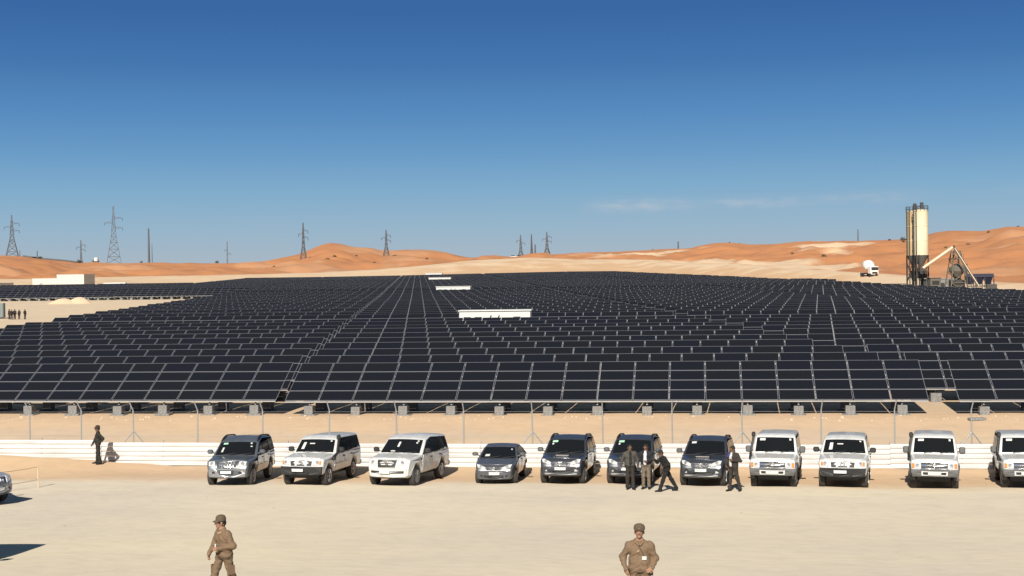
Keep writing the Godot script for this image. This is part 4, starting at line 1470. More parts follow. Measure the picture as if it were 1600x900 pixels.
func make_car(called: String, c: Dictionary, label: String, category: String, at: Vector3, turn: float, group: String) -> Node3D:
	var t := thing(called, label, category, at, turn, group)
	var L: float = c.L
	var W: float = c.W
	var hw := W * 0.5
	var pm: Material = c.paint
	var r: float = c.r
	var sill: float = c.sill
	# lower body with wheel arches
	var pts := []
	for p in c.front: pts.append(Vector2(p[0], p[1]))
	for p in c.back: pts.append(Vector2(p[0], p[1]))
	var bp := rounded(pts, 0.07)
	for wc in [c.sR, c.sF]:
		var ra: float = r * 1.22
		var a0 := asin(clampf((sill - r) / ra, -1.0, 1.0))
		for k in 11:
			var a := lerpf(a0, PI - a0, k / 10.0)
			bp.append(Vector2(wc + cos(a) * ra, r + sin(a) * ra))
	var st := S()
	hull(c, st, bp, hw, 0.075)
	put("body", st, pm, t)
	var ub := S()
	box(ub, Vector3(0, 0.52, 0), Vector3(W - 0.62, 0.40, L - 0.7))
	put("underbody", ub, mats.dark, t)
	# cabin
	var gp := rounded([Vector2(c.cowl[0] - 0.03, c.cowl[1] - 0.06), Vector2(c.wt[0], c.wt[1]), Vector2(c.rf[0], c.H), Vector2(c.rr1[0], c.rr1[1]), Vector2(c.rb[0], c.rb[1] - 0.04)], 0.10)
	var cs := S()
	hull(c, cs, gp, hw - 0.004, 0.07)
	put("cabin", cs, pm, t)
	# bonnet
	var bn := S()
	var h0: float = c.hood[0][0] + 0.03
	var h1: float = c.cowl[0] - 0.07
	sheet(c, bn, "top", hw * 0.80, hw * 0.86, h0, h1, 0.014)
	var bon := put("bonnet", bn, pm, t)
	if c.get("scoop", false):
		var sc := S()
		box(sc, Vector3(0, curve(c.hood, 0.75) + c.crown + 0.03, L * 0.5 - 0.72), Vector3(0.62, 0.07, 0.30), 0.03)
		var so := put("air_scoop", sc, pm, bon)
		var sl := S()
		box(sl, Vector3(0, curve(c.hood, 0.75) + c.crown + 0.035, L * 0.5 - 0.565), Vector3(0.52, 0.035, 0.01))
		put("scoop_trim", sl, mats.chrome, bon)
	# windscreen
	var cy: float = c.cowl[1]
	var wy: float = c.wt[1]
	var y0 := lerpf(cy, wy, 0.09)
	var y1 := lerpf(cy, wy, 0.93)
	var wx0 := hw * 0.875
	var wx1 := hw * 0.90
	var ws := S()
	sheet(c, ws, "wind", wx0, wx1, y0, y1, 0.010)
	var wn := put("windscreen", ws, mats.glass, t)
	for q in c.get("cards", []):
		var ks := S()
		plate(c, ks, "wind", rect(q[0], lerpf(y0, y1, q[1]), q[2], lerpf(y0, y1, q[3])), 0.016, 1.0, 0.002)
		put("permit_card", ks, mats.card_green if q.size() > 4 else mats.card, wn)
	for q in [-0.45, 0.12]:
		var wp := S()
		var wa := cd(c, q * hw * 1.2 + 0.1, y0 - 0.03, c.cowl[0]) + Vector3(0, 0.025, 0.04)
		var wb := cd(c, q * hw * 1.2 + 0.62, y0 + 0.03, c.cowl[0] + 0.02) + Vector3(0, 0.03, 0.03)
		tube(wp, wa, wb, 0.012, 0.008, 5)
		put("wiper", wp, mats.dark, wn)
	# doors with their windows
	for sg in [-1.0, 1.0]:
		for i in c.doors.size():
			var dd = c.doors[i]
			var ds := S()
			plate(c, ds, "side", V(dd.panel), 0.010, sg, 0.02)
			var dn := put("door", ds, pm, t)
			if dd.has("window"):
				var gs := S()
				plate(c, gs, "side", V(dd.window), 0.004, sg, 0.012)
				put("window", gs, mats.glass, dn)
			var hs := S()
			var hp := cd(c, sg * hw, dd.handle[1], dd.handle[0]) + Vector3(sg * 0.025, 0, 0)
			box(hs, hp, Vector3(0.04, 0.045, 0.20), 0.012)
			put("handle", hs, c.handle, dn)
		for q in c.quarter:
			var gs := S()
			plate(c, gs, "side", V(q), 0.004, sg, 0.012)
			put("quarter_window", gs, mats.glass, t)
		if c.has("strip"):
			var ms := S()
			plate(c, ms, "side", rect(c.sF + r * 1.3, c.strip, c.sR - r * 1.3, c.strip + 0.09), 0.022, sg, 0.03)
			put("side_strip", ms, c.trim, t)
		if c.get("flares", false):
			for wc in [c.sF, c.sR]:
				var fl := S()
				var prev := []
				for k in 13:
					var a := lerpf(-0.15, PI + 0.15, k / 12.0)
					var ring := []
					for rr in [1.16, 1.36]:
						ring.append(cd(c, sg * hw, r + sin(a) * r * rr, wc + cos(a) * r * rr) + Vector3(sg * (0.045 if rr < 1.3 else 0.012), 0, 0))
					ring.append(ring[0] - Vector3(sg * 0.16, 0, 0))
					if k > 0:
						quadf(fl, prev[0], ring[0], ring[1], prev[1], Vector3(sg, 0.3, 0))
						quadf(fl, prev[0], ring[0], ring[2], prev[2], Vector3(sg * -0.2, -1, 0))
					prev = ring
				put("arch_flare", fl, c.trim, t)
		# mirrors
		var mp := cd(c, sg * hw * 0.97, c.belt + 0.10, c.cowl[0] + 0.28)
		var mr := S()
		box(mr, mp + Vector3(sg * 0.20, 0.06, 0.02), Vector3(0.24, c.mirror_h, 0.13), 0.045)
		bar(mr, mp + Vector3(0, -0.02, 0), mp + Vector3(sg * 0.14, 0.03, 0.0), 0.05, 0.05)
		put("mirror", mr, c.mirror, t)
		# lamps
		var hl := S()
		plate(c, hl, "front", mirrored(V(c.lamp), sg), 0.022, 1.0, 0.06)
		var hn := put("headlight", hl, mats.lamp, t)
		var bx := S()
		var lc := Vector2.ZERO
		for p in c.lamp: lc += Vector2(p[0], p[1]) / c.lamp.size()
		lathe(bx, cd(c, sg * lc.x, lc.y, curve(c.fs, lc.y)) + Vector3(0, 0, 0.012), Vector3(0, 0, 1), [Vector2(0.075, 0.0), Vector2(0.07, 0.014), Vector2(0.05, 0.016), Vector2(0.01, 0.018)], 14)
		put("reflector", bx, mats.chrome, hn)
		if c.has("blinker"):
			var sn := S()
			plate(c, sn, "front", mirrored(V(c.blinker), sg), 0.026, 1.0, 0.05)
			put("turn_signal", sn, mats.amber, t)
		var fg := S()
		plate(c, fg, "front", mirrored(V(c.fog), sg), 0.016, 1.0, 0.04)
		put("fog_light", fg, c.fog_mat, t)
		var tl := S()
		plate(c, tl, "rear", mirrored(V([[hw * 0.76, c.belt - 0.32], [hw * 0.97, c.belt - 0.32], [hw * 0.97, c.belt + 0.0], [hw * 0.76, c.belt + 0.0]]), sg), 0.015)
		put("tail_light", tl, mats.red, t)
		wheel(t, c, sg * (hw - 0.14), c.sF)
		wheel(t, c, sg * (hw - 0.14), c.sR)
		if c.get("rails", false):
			var rs := S()
			var prev := Vector3.ZERO
			for k in 9:
				var s := lerpf(c.wt[0] + 0.06, c.rr1[0] - 0.2, k / 8.0)
				var ry: float = curve([[c.wt[0], c.wt[1]], [c.rf[0], c.H], [c.rr1[0], c.rr1[1]]], s)
				var p := cd(c, sg * hw * 0.93, ry, s) + Vector3(0, 0.042 if k > 0 and k < 8 else 0.0, 0)
				if k > 0: tube(rs, prev, p, 0.032, 0.032, 7)
				prev = p
			put("roof_rail", rs, mats.dark, t)
	# rear
	var rg := S()
	sheet(c, rg, "rear", hw * 0.7, hw * 0.66, c.belt + 0.08, c.H - 0.16, 0.008)
	if not c.get("sedan", false): put("rear_window", rg, mats.glass, t)
	var rbm := S()
	box(rbm, Vector3(0, 0.56, -L * 0.5 - 0.02), Vector3(W * 0.92, 0.22, 0.18), 0.05)
	put("rear_bumper", rbm, c.trim if c.get("dark_bumper", false) else pm, t)
	# grille
	var gs := S()
	plate(c, gs, "front", V(c.grille), 0.014, 1.0, 0.05)
	var gn := put("grille", gs, mats.dark, t)
	for q in c.bars:
		var bs := S()
		plate(c, bs, "front", rect(q[0], q[1], q[2], q[3]), 0.028, 1.0, 0.03)
		put("grille_bar", bs, c.bar_mat, gn)
	if c.has("emblem"):
		var es := S()
		var ep := cd(c, 0, c.emblem, curve(c.fs, c.emblem)) + Vector3(0, 0, 0.035)
		var prev := Vector3.ZERO
		for k in 15:
			var a := TAU * k / 14.0
			var p := ep + Vector3(cos(a) * 0.085, sin(a) * 0.055, 0)
			if k > 0: tube(es, prev, p, 0.012, 0.012, 5, false)
			prev = p
		bar(es, ep + Vector3(-0.05, 0.02, 0), ep + Vector3(0.05, 0.02, 0), 0.014, 0.014)
		bar(es, ep + Vector3(0, -0.05, 0), ep + Vector3(0, 0.05, 0), 0.014, 0.014)
		put("emblem", es, mats.chrome, gn)
	# bumper, plate
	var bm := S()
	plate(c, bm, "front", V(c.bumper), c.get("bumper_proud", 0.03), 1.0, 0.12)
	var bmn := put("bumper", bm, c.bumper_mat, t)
	for q in c.get("slots", []):
		var ss := S()
		plate(c, ss, "front", rect(q[0], q[1], q[2], q[3]), c.get("bumper_proud", 0.03) + 0.006, 1.0, 0.02)
		put("air_intake", ss, mats.dark, bmn)
	for q in c.get("lips", []):
		var ss := S()
		plate(c, ss, "front", rect(q[0], q[1], q[2], q[3]), c.get("bumper_proud", 0.03) + 0.02, 1.0, 0.05)
		put("bumper_bar", ss, c.lip_mat, bmn)
	var np := S()
	plate(c, np, "front", rect(c.plate[0] - 0.26, c.plate[1] - 0.055, c.plate[0] + 0.26, c.plate[1] + 0.055), c.get("bumper_proud", 0.03) + 0.045, 1.0, 0.03)
	put("number_plate", np, mats.card, bmn)
	if c.has("snorkel"):
		var sg: float = c.snorkel
		var sn := S()
		var a := cd(c, sg * hw, c.belt - 0.10, c.cowl[0] - 0.22) + Vector3(sg * 0.03, 0, 0)
		var b := cd(c, sg * hw, c.belt + 0.03, c.cowl[0] + 0.0) + Vector3(sg * 0.06, 0, 0)
		var e := cd(c, sg * hw, c.wt[1], c.wt[0] - 0.02) + Vector3(sg * 0.07, 0, 0)
		tube(sn, a - Vector3(0, 0.12, 0), a, 0.07, 0.07, 8)
		tube(sn, a, b, 0.065, 0.055, 8)
		tube(sn, b, e, 0.05, 0.05, 8)
		box(sn, e + Vector3(0, 0.09, 0.02), Vector3(0.15, 0.20, 0.17), 0.04)
		put("snorkel", sn, mats.plastic, t)
	return t

func car_specs() -> Dictionary:
	var white := paint(0.58, 0.58, 0.56, 0.35, 0.0, 0.5)
	var slate := paint(0.115, 0.13, 0.145, 0.32, 0.35, 0.7)
	var navy := paint(0.048, 0.053, 0.062, 0.30, 0.30, 0.8)
	var ash := paint(0.10, 0.103, 0.115, 0.32, 0.35, 0.7)
	var silver := paint(0.42, 0.43, 0.44, 0.35, 0.3, 0.5)
	for m in [white, slate, navy, ash, silver]:
		m.albedo_texture = gray_image(128, 0.03, 4, 0.90, 1.04, 41)
		m.uv1_triplanar = true
		m.uv1_scale = Vector3(0.6, 0.6, 0.6)
	mats.tyre = paint(0.035, 0.032, 0.030, 0.9)
	mats.rim = paint(0.42, 0.42, 0.43, 0.35, 0.6)
	mats.rim_steel = paint(0.30, 0.30, 0.30, 0.45, 0.5)
	mats.glass = paint(0.008, 0.009, 0.010, 0.08)
	mats.glass.metallic_specular = 0.35
	mats.card = paint(0.52, 0.52, 0.50, 0.6)
	mats.mirror = paint(0.16, 0.165, 0.17, 0.25, 0.5, 0.6)
	mats.card_green = paint(0.35, 0.60, 0.42, 0.6)
	mats.chrome = paint(0.62, 0.62, 0.63, 0.18, 0.9)
	mats.lamp = paint(0.55, 0.56, 0.56, 0.12, 0.15, 1.0)
	mats.amber = paint(0.62, 0.20, 0.05, 0.25, 0.0, 0.8)
	mats.red = paint(0.35, 0.02, 0.02, 0.25, 0.0, 0.8)
	mats.plastic = paint(0.020, 0.020, 0.021, 0.55)
	mats.grey_plastic = paint(0.10, 0.10, 0.10, 0.6)
	var sp := {}
	# rounded dark estate with roof rails and a chrome-barred grille
	sp.navy = {L = 4.70, W = 1.84, H = 1.79, belt = 1.13, tf = 0.13, tr = 0.05, rr = 0.80, bow = 0.24, crown = 0.04, r = 0.385, sill = 0.42, sF = 0.92, sR = 3.67, rim = "alloy", paint = navy,
		front = [[0.22, 0.34], [0.03, 0.40], [0.0, 0.56], [0.02, 0.74], [0.10, 0.92], [0.22, 1.02], [1.30, 1.13]], back = [[4.60, 1.13], [4.68, 1.0], [4.70, 0.7], [4.66, 0.45], [4.5, 0.42]],
		fs = [[0.34, 0.14], [0.40, 0.03], [0.56, 0.0], [0.74, 0.02], [0.92, 0.10], [1.02, 0.20]], rs = [[0.45, 4.66], [0.7, 4.70], [1.0, 4.68], [1.13, 4.62], [1.62, 4.46], [1.8, 4.3]], hood = [[0.24, 1.025], [1.30, 1.13]],
		cowl = [1.24, 1.12], wt = [2.02, 1.66], rf = [2.75, 1.79], rr1 = [4.40, 1.66], rb = [4.62, 1.13],
		doors = [{panel = [[1.50, 0.52], [2.52, 0.50], [2.52, 1.12], [1.46, 1.12]], window = [[1.50, 1.16], [2.50, 1.16], [2.50, 1.60], [2.10, 1.58]], handle = [2.36, 1.02]}, {panel = [[2.55, 0.50], [3.30, 0.50], [3.55, 0.92], [3.55, 1.12], [2.55, 1.12]], window = [[2.58, 1.16], [3.48, 1.18], [3.44, 1.62], [2.58, 1.62]], handle = [3.40, 1.03]}],
		quarter = [[[3.58, 1.20], [4.30, 1.26], [4.18, 1.58], [3.54, 1.62]]], handle = mats.chrome, mirror = mats.mirror, mirror_h = 0.18, rails = true, scoop = true, trim = mats.grey_plastic,
		lamp = [[0.46, 0.80], [0.84, 0.90], [0.86, 1.02], [0.74, 1.02], [0.44, 0.90]], fog = [[0.66, 0.55], [0.80, 0.56], [0.80, 0.64], [0.66, 0.63]], fog_mat = mats.lamp,
		grille = [[-0.42, 0.76], [0.42, 0.76], [0.46, 0.92], [-0.46, 0.92]], bars = [[-0.42, 0.785, 0.42, 0.81], [-0.43, 0.835, 0.43, 0.86], [-0.44, 0.885, 0.44, 0.91]], bar_mat = mats.chrome, emblem = 0.845,
		bumper = [[-0.86, 0.42], [0.86, 0.42], [0.88, 0.72], [0.5, 0.74], [-0.5, 0.74], [-0.88, 0.72]], bumper_mat = navy, slots = [[-0.60, 0.54, 0.60, 0.61]], lips = [[-0.78, 0.43, 0.78, 0.49]], lip_mat = silver, plate = [0.0, 0.675],
		cards = [[-0.68, 0.80, -0.42, 0.95, 1], [-0.66, 0.62, -0.58, 0.74]]}
	# slate estate, squarer, toothed grille; bumper paled, the sand reflection put into its paint
	sp.slate = sp.navy.duplicate(true)
	sp.slate.merge({L = 4.78, W = 1.89, H = 1.84, rr = 0.82, bow = 0.22, paint = slate, scoop = false, handle = slate, mirror = slate, r = 0.39,
		rr1 = [4.50, 1.74], rb = [4.70, 1.14], sR = 3.72, rs = [[0.45, 4.74], [0.7, 4.78], [1.0, 4.76], [1.13, 4.70], [1.62, 4.56], [1.8, 4.46]], back = [[4.68, 1.13], [4.76, 1.0], [4.78, 0.7], [4.74, 0.45], [4.58, 0.42]],
		lamp = [[0.52, 0.80], [0.86, 0.84], [0.86, 1.0], [0.56, 1.0]], grille = [[-0.44, 0.78], [0.44, 0.78], [0.46, 0.97], [-0.46, 0.97]], bars = [[-0.46, 0.955, 0.46, 0.985], [-0.44, 0.77, 0.44, 0.79], [-0.34, 0.79, -0.29, 0.96], [-0.21, 0.79, -0.16, 0.96], [-0.06, 0.79, -0.02, 0.96], [0.06, 0.79, 0.10, 0.96], [0.18, 0.79, 0.23, 0.96], [0.31, 0.79, 0.36, 0.96]], emblem = 0.875,
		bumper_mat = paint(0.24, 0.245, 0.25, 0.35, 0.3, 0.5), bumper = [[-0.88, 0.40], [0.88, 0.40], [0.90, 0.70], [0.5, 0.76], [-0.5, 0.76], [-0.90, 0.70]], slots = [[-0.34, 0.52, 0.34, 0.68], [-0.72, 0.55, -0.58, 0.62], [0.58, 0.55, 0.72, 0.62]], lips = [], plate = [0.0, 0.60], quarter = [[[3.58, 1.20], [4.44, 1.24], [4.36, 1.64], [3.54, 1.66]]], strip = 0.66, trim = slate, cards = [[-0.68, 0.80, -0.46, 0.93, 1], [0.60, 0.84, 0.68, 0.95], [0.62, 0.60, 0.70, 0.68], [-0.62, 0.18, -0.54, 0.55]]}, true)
	# big white estate, smooth nose
	sp.smooth = sp.navy.duplicate(true)
	sp.smooth.merge({L = 4.95, W = 1.97, H = 1.89, belt = 1.19, rr = 0.82, bow = 0.26, r = 0.40, sF = 0.98, sR = 3.83, paint = white, scoop = false, rails = false, handle = mats.plastic, mirror = mats.plastic, mirror_h = 0.20, rim = "steel", sill = 0.45,
		front = [[0.24, 0.36], [0.03, 0.42], [0.0, 0.58], [0.02, 0.78], [0.10, 1.00], [0.22, 1.10], [1.40, 1.20]], back = [[4.84, 1.19], [4.93, 1.05], [4.95, 0.7], [4.91, 0.47], [4.75, 0.45]],
		fs = [[0.36, 0.14], [0.42, 0.03], [0.58, 0.0], [0.78, 0.02], [1.0, 0.10], [1.1, 0.20]], rs = [[0.47, 4.91], [0.7, 4.95], [1.05, 4.93], [1.19, 4.87], [1.7, 4.72], [1.9, 4.6]], hood = [[0.24, 1.105], [1.40, 1.20]],
		cowl = [1.36, 1.19], wt = [2.12, 1.76], rf = [2.8, 1.89], rr1 = [4.62, 1.80], rb = [4.86, 1.19],
		doors = [{panel = [[1.58, 0.56], [2.66, 0.54], [2.66, 1.18], [1.55, 1.18]], window = [[1.60, 1.23], [2.62, 1.23], [2.62, 1.69], [2.20, 1.67]], handle = [2.50, 1.05]}, {panel = [[2.69, 0.54], [3.42, 0.54], [3.68, 0.95], [3.68, 1.18], [2.69, 1.18]], window = [[2.72, 1.23], [3.64, 1.24], [3.60, 1.71], [2.72, 1.71]], handle = [3.52, 1.06]}],
		quarter = [[[3.74, 1.26], [4.60, 1.30], [4.50, 1.70], [3.70, 1.71]]], trim = white,
		lamp = [[0.50, 0.84], [0.90, 0.90], [0.92, 1.06], [0.50, 1.04]], fog = [[0.70, 0.60], [0.86, 0.61], [0.86, 0.65], [0.70, 0.64]], fog_mat = mats.dark,
		grille = [[-0.42, 0.80], [0.42, 0.80], [0.46, 1.05], [-0.46, 1.05]], bars = [[-0.42, 0.86, 0.42, 0.875], [-0.43, 0.92, 0.43, 0.935], [-0.44, 0.98, 0.44, 0.995]], bar_mat = mats.plastic, emblem = 0.93,
		bumper = [[-0.92, 0.42], [0.92, 0.42], [0.94, 0.76], [0.5, 0.78], [-0.5, 0.78], [-0.94, 0.76]], bumper_mat = white, slots = [[-0.82, 0.575, 0.82, 0.655]], lips = [], plate = [-0.05, 0.615], cards = [[-0.40, 0.04, -0.20, 0.12], [0.66, 0.84, 0.74, 0.94], [0.62, 0.70, 0.70, 0.80], [-0.20, 0.40, -0.10, 0.78]]}, true)
	# white square estate with dark bumper
	sp.square = sp.smooth.duplicate(true)
	sp.square.merge({L = 5.0, W = 1.90, H = 1.86, belt = 1.20, tf = 0.07, rr = 0.82, bow = 0.15, r = 0.40, sF = 0.85, sR = 3.82, rim = "alloy",
		front = [[0.20, 0.46], [0.04, 0.50], [0.0, 0.62], [0.02, 0.82], [0.06, 1.02], [0.16, 1.10], [1.46, 1.21]], back = [[4.92, 1.20], [4.98, 1.05], [5.0, 0.7], [4.97, 0.50], [4.82, 0.48]],
		fs = [[0.46, 0.10], [0.50, 0.04], [0.62, 0.0], [0.82, 0.02], [1.02, 0.06], [1.1, 0.14]], rs = [[0.5, 4.97], [0.7, 5.0], [1.05, 4.98], [1.2, 4.94], [1.7, 4.86], [1.9, 4.8]], hood = [[0.20, 1.105], [1.46, 1.21]],
		cowl = [1.44, 1.20], wt = [2.02, 1.75], rf = [2.5, 1.86], rr1 = [4.78, 1.82], rb = [4.93, 1.20], sill = 0.50,
		grille = [[-0.46, 0.84], [0.46, 0.84], [0.50, 1.03], [-0.50, 1.03]], bars = [[-0.27, 0.84, -0.18, 1.03], [0.18, 0.84, 0.27, 1.03], [-0.50, 1.00, 0.50, 1.04]], bar_mat = white, emblem = 0.94,
		lamp = [[0.54, 0.86], [0.88, 0.88], [0.88, 1.04], [0.54, 1.03]], blinker = [[0.80, 0.89], [0.885, 0.89], [0.885, 1.03], [0.80, 1.03]], fog = [[0.62, 0.62], [0.76, 0.62], [0.76, 0.70], [0.62, 0.70]], fog_mat = mats.dark,
		bumper = [[-0.93, 0.48], [0.93, 0.48], [0.94, 0.81], [-0.94, 0.81]], bumper_mat = mats.plastic, bumper_proud = 0.10, slots = [[-0.40, 0.52, 0.40, 0.58]], plate = [-0.10, 0.68], dark_bumper = true, strip = 0.72, trim = white,
		quarter = [[[3.76, 1.26], [4.74, 1.28], [4.70, 1.72], [3.74, 1.72]]], cards = [[-0.62, 0.20, -0.48, 0.75], [0.66, 0.84, 0.74, 0.94], [-0.30, 0.6, -0.05, 0.68]]}, true)
	# white long-nosed utility with flat upright windscreen and flares
	sp.utility = sp.square.duplicate(true)
	sp.utility.merge({L = 4.88, W = 1.80, H = 1.96, belt = 1.22, tf = 0.06, rr = 0.86, bow = 0.07, crown = 0.025, r = 0.41, sF = 0.90, sR = 3.63, rim = "steel",
		front = [[0.18, 0.50], [0.04, 0.54], [0.0, 0.66], [0.02, 0.84], [0.05, 1.06], [0.14, 1.13], [1.50, 1.23]], back = [[4.80, 1.22], [4.86, 1.05], [4.88, 0.7], [4.85, 0.52], [4.70, 0.50]],
		fs = [[0.50, 0.10], [0.54, 0.04], [0.66, 0.0], [0.84, 0.02], [1.06, 0.05], [1.13, 0.12]], rs = [[0.5, 4.85], [0.7, 4.88], [1.05, 4.86], [1.2, 4.82], [1.7, 4.78], [1.95, 4.74]], hood = [[0.18, 1.135], [1.50, 1.23]],
		cowl = [1.46, 1.22], wt = [1.80, 1.87], rf = [2.1, 1.96], rr1 = [4.70, 1.93], rb = [4.81, 1.22], sill = 0.54,
		doors = [{panel = [[1.52, 0.62], [2.46, 0.60], [2.46, 1.21], [1.50, 1.21]], window = [[1.62, 1.26], [2.42, 1.26], [2.42, 1.78], [1.86, 1.78]], handle = [2.32, 1.12]}, {panel = [[2.49, 0.60], [3.14, 0.60], [3.36, 1.0], [3.36, 1.21], [2.49, 1.21]], window = [[2.52, 1.26], [3.34, 1.26], [3.34, 1.78], [2.52, 1.78]], handle = [3.24, 1.12]}],
		quarter = [[[3.46, 1.27], [4.58, 1.27], [4.56, 1.77], [3.46, 1.77]]], flares = true, trim = mats.grey_plastic,
		grille = [[-0.52, 0.82], [0.52, 0.82], [0.52, 1.03], [-0.52, 1.03]], bars = [[-0.50, 0.90, 0.50, 0.96], [-0.54, 1.01, 0.54, 1.035], [-0.54, 0.81, 0.54, 0.835]], bar_mat = mats.chrome, emblem = 0.93,
		lamp = [[0.56, 0.83], [0.76, 0.83], [0.76, 1.02], [0.56, 1.02]], blinker = [[0.77, 0.84], [0.875, 0.84], [0.875, 1.01], [0.77, 1.01]], fog = [[0.62, 0.60], [0.82, 0.60], [0.82, 0.70], [0.62, 0.70]],
		bumper = [[-0.90, 0.52], [0.90, 0.52], [0.92, 0.79], [-0.92, 0.79]], bumper_mat = mats.grey_plastic, bumper_proud = 0.12, slots = [[-0.44, 0.60, 0.44, 0.70]], lips = [[-0.52, 0.70, 0.52, 0.73], [-0.52, 0.56, 0.52, 0.60], [-0.52, 0.60, -0.46, 0.70], [0.46, 0.60, 0.52, 0.70]], lip_mat = white, plate = [0.0, 0.65], mirror = mats.grey_plastic, mirror_h = 0.26,
		cards = [[-0.66, 0.78, -0.42, 0.93], [0.62, 0.80, 0.70, 0.93]]}, true)
	sp.utility.erase("strip")
	# grey saloon
	sp.saloon = sp.navy.duplicate(true)
	sp.saloon.merge({L = 4.53, W = 1.71, H = 1.46, belt = 0.96, tf = 0.15, tr = 0.10, rr = 0.74, bow = 0.24, crown = 0.03, r = 0.31, sill = 0.27, sF = 0.88, sR = 3.48, paint = ash, scoop = false, rails = false, handle = ash, mirror = mats.mirror, mirror_h = 0.15, sedan = true,
		front = [[0.20, 0.20], [0.03, 0.24], [0.0, 0.38], [0.02, 0.56], [0.10, 0.72], [0.24, 0.80], [1.20, 0.96]], back = [[3.95, 0.99], [4.44, 0.97], [4.51, 0.85], [4.53, 0.55], [4.48, 0.30], [4.35, 0.26]],
		fs = [[0.2, 0.12], [0.24, 0.03], [0.38, 0.0], [0.56, 0.02], [0.72, 0.10], [0.80, 0.20]], rs = [[0.3, 4.48], [0.55, 4.53], [0.85, 4.51], [0.97, 4.45], [1.3, 4.2]], hood = [[0.26, 0.805], [1.20, 0.96]],
		cowl = [1.14, 0.95], wt = [1.98, 1.37], rf = [2.55, 1.46], rr1 = [3.25, 1.38], rb = [4.0, 0.98],
		doors = [{panel = [[1.45, 0.36], [2.42, 0.34], [2.42, 0.95], [1.38, 0.95]], window = [[1.44, 0.99], [2.38, 0.99], [2.38, 1.35], [2.02, 1.32]], handle = [2.26, 0.86]}, {panel = [[2.45, 0.34], [3.08, 0.34], [3.40, 0.72], [3.40, 0.95], [2.45, 0.95]], window = [[2.44, 0.99], [3.34, 1.0], [3.20, 1.32], [2.44, 1.35]], handle = [3.22, 0.87]}],
		quarter = [[[3.42, 1.02], [3.74, 1.03], [3.40, 1.24], [3.30, 1.26]]],
		lamp = [[0.40, 0.60], [0.78, 0.70], [0.80, 0.82], [0.64, 0.80], [0.38, 0.70]], fog = [[0.58, 0.32], [0.74, 0.33], [0.74, 0.40], [0.58, 0.39]], fog_mat = mats.dark,
		grille = [[-0.34, 0.60], [0.34, 0.60], [0.40, 0.71], [-0.40, 0.71]], bars = [[-0.36, 0.64, 0.36, 0.66], [-0.38, 0.69, 0.38, 0.71]], emblem = 0.665,
		bumper = [[-0.80, 0.25], [0.80, 0.25], [0.82, 0.55], [0.4, 0.58], [-0.4, 0.58], [-0.82, 0.55]], bumper_mat = ash, slots = [[-0.50, 0.31, 0.50, 0.39]], lips = [], plate = [0.05, 0.475], cards = [[-0.56, 0.08, -0.36, 0.28], [0.58, 0.72, 0.64, 0.84]]}, true)
	sp.silver = sp.slate.duplicate(true)
	sp.silver.merge({paint = silver, handle = silver, mirror = silver, trim = silver}, true)
	return sp

# col, row: where the photograph shows the middle of the front axle line on the ground
func park(called: String, c: Dictionary, col: float, depth: float, turn_deg: float, label: String, category = "car", group = "cars parked along the white barrier") -> Node3D:
	var th := deg_to_rad(turn_deg)
	var f := spot(col, depth, 757)
	var fwd := Vector3(sin(th), 0, cos(th))
	var rear: Vector3 = f - fwd * (c.sR - c.sF)
	rear.y = terrain(rear.x, -rear.z)
	f.y = terrain(f.x, -f.z)
	var mid: float = c.L * 0.5 - c.sF
	var dir: Vector3 = (f - rear).normalized()
	var t := make_car(called, c, label, category, Vector3.ZERO, 0.0, group)
	var bz := dir
	var bx := Vector3.UP.cross(bz).normalized()
	t.transform = Transform3D(Basis(bx, bz.cross(bx).normalized(), bz), f - dir * mid)
	return t

func build_cars():
	var sp := car_specs()
	park("estate_car", sp.slate, 362, 57.6, -3.8, "slate grey off-road estate with sand reflection painted on bumper at the barrier's left run")
	var sq2: Dictionary = sp.square.duplicate()
	sq2.snorkel = 1.0
	park("estate_car", sq2, 481, 57.4, -12.5, "white square estate with black bumper and black snorkel")
	park("estate_car", sp.smooth, 617, 57.0, -17.4, "big smooth white estate with bare plain bumper, beside the grey saloon")
	park("saloon_car", sp.saloon, 776, 57.4, -8.0, "low grey saloon, the only one among taller cars")
	park("estate_car", sp.navy, 881, 57.2, -10.7, "dark navy estate with roof rails beside the grey saloon")
	park("estate_car", sp.navy, 985, 56.8, -13.0, "dark navy estate with two men standing at its bonnet")
	var n3: Dictionary = sp.navy.duplicate(true)
	n3.cards = [[-0.68, 0.80, -0.46, 0.95]]
	park("estate_car", n3, 1100, 56.0, -15.0, "dark navy estate with one man leaning by its headlight, next to white cars")
	var ut: Dictionary = sp.utility.duplicate()
	ut.snorkel = -1.0
	park("utility_car", ut, 1210, 55.3, -14.4, "boxy white off-road car with snorkel and amber lamps beside navy car")
	park("estate_car", sp.square, 1319, 54.9, -15.6, "white square estate with black bumper and no snorkel")
	park("utility_car", ut, 1461, 54.3, -16.2, "boxy white off-road car with snorkel standing alone between wide spaces")
	park("utility_car", ut, 1603, 54.0, -14.0, "boxy white off-road car cut by the picture edge, its door side showing")
	# the nose of a car parked at the left, and one outside the picture whose shadow falls in
	park("estate_car", sp.silver, -30, 51.4, 62.0, "silver car nose poking in beside the rope barrier", "car", "cars at the left of the yard")
	park("utility_car", sp.utility, -172, 32.9, 0.0, "boxy white off-road car outside the picture, only its shadow seen", "car", "cars at the left of the yard")

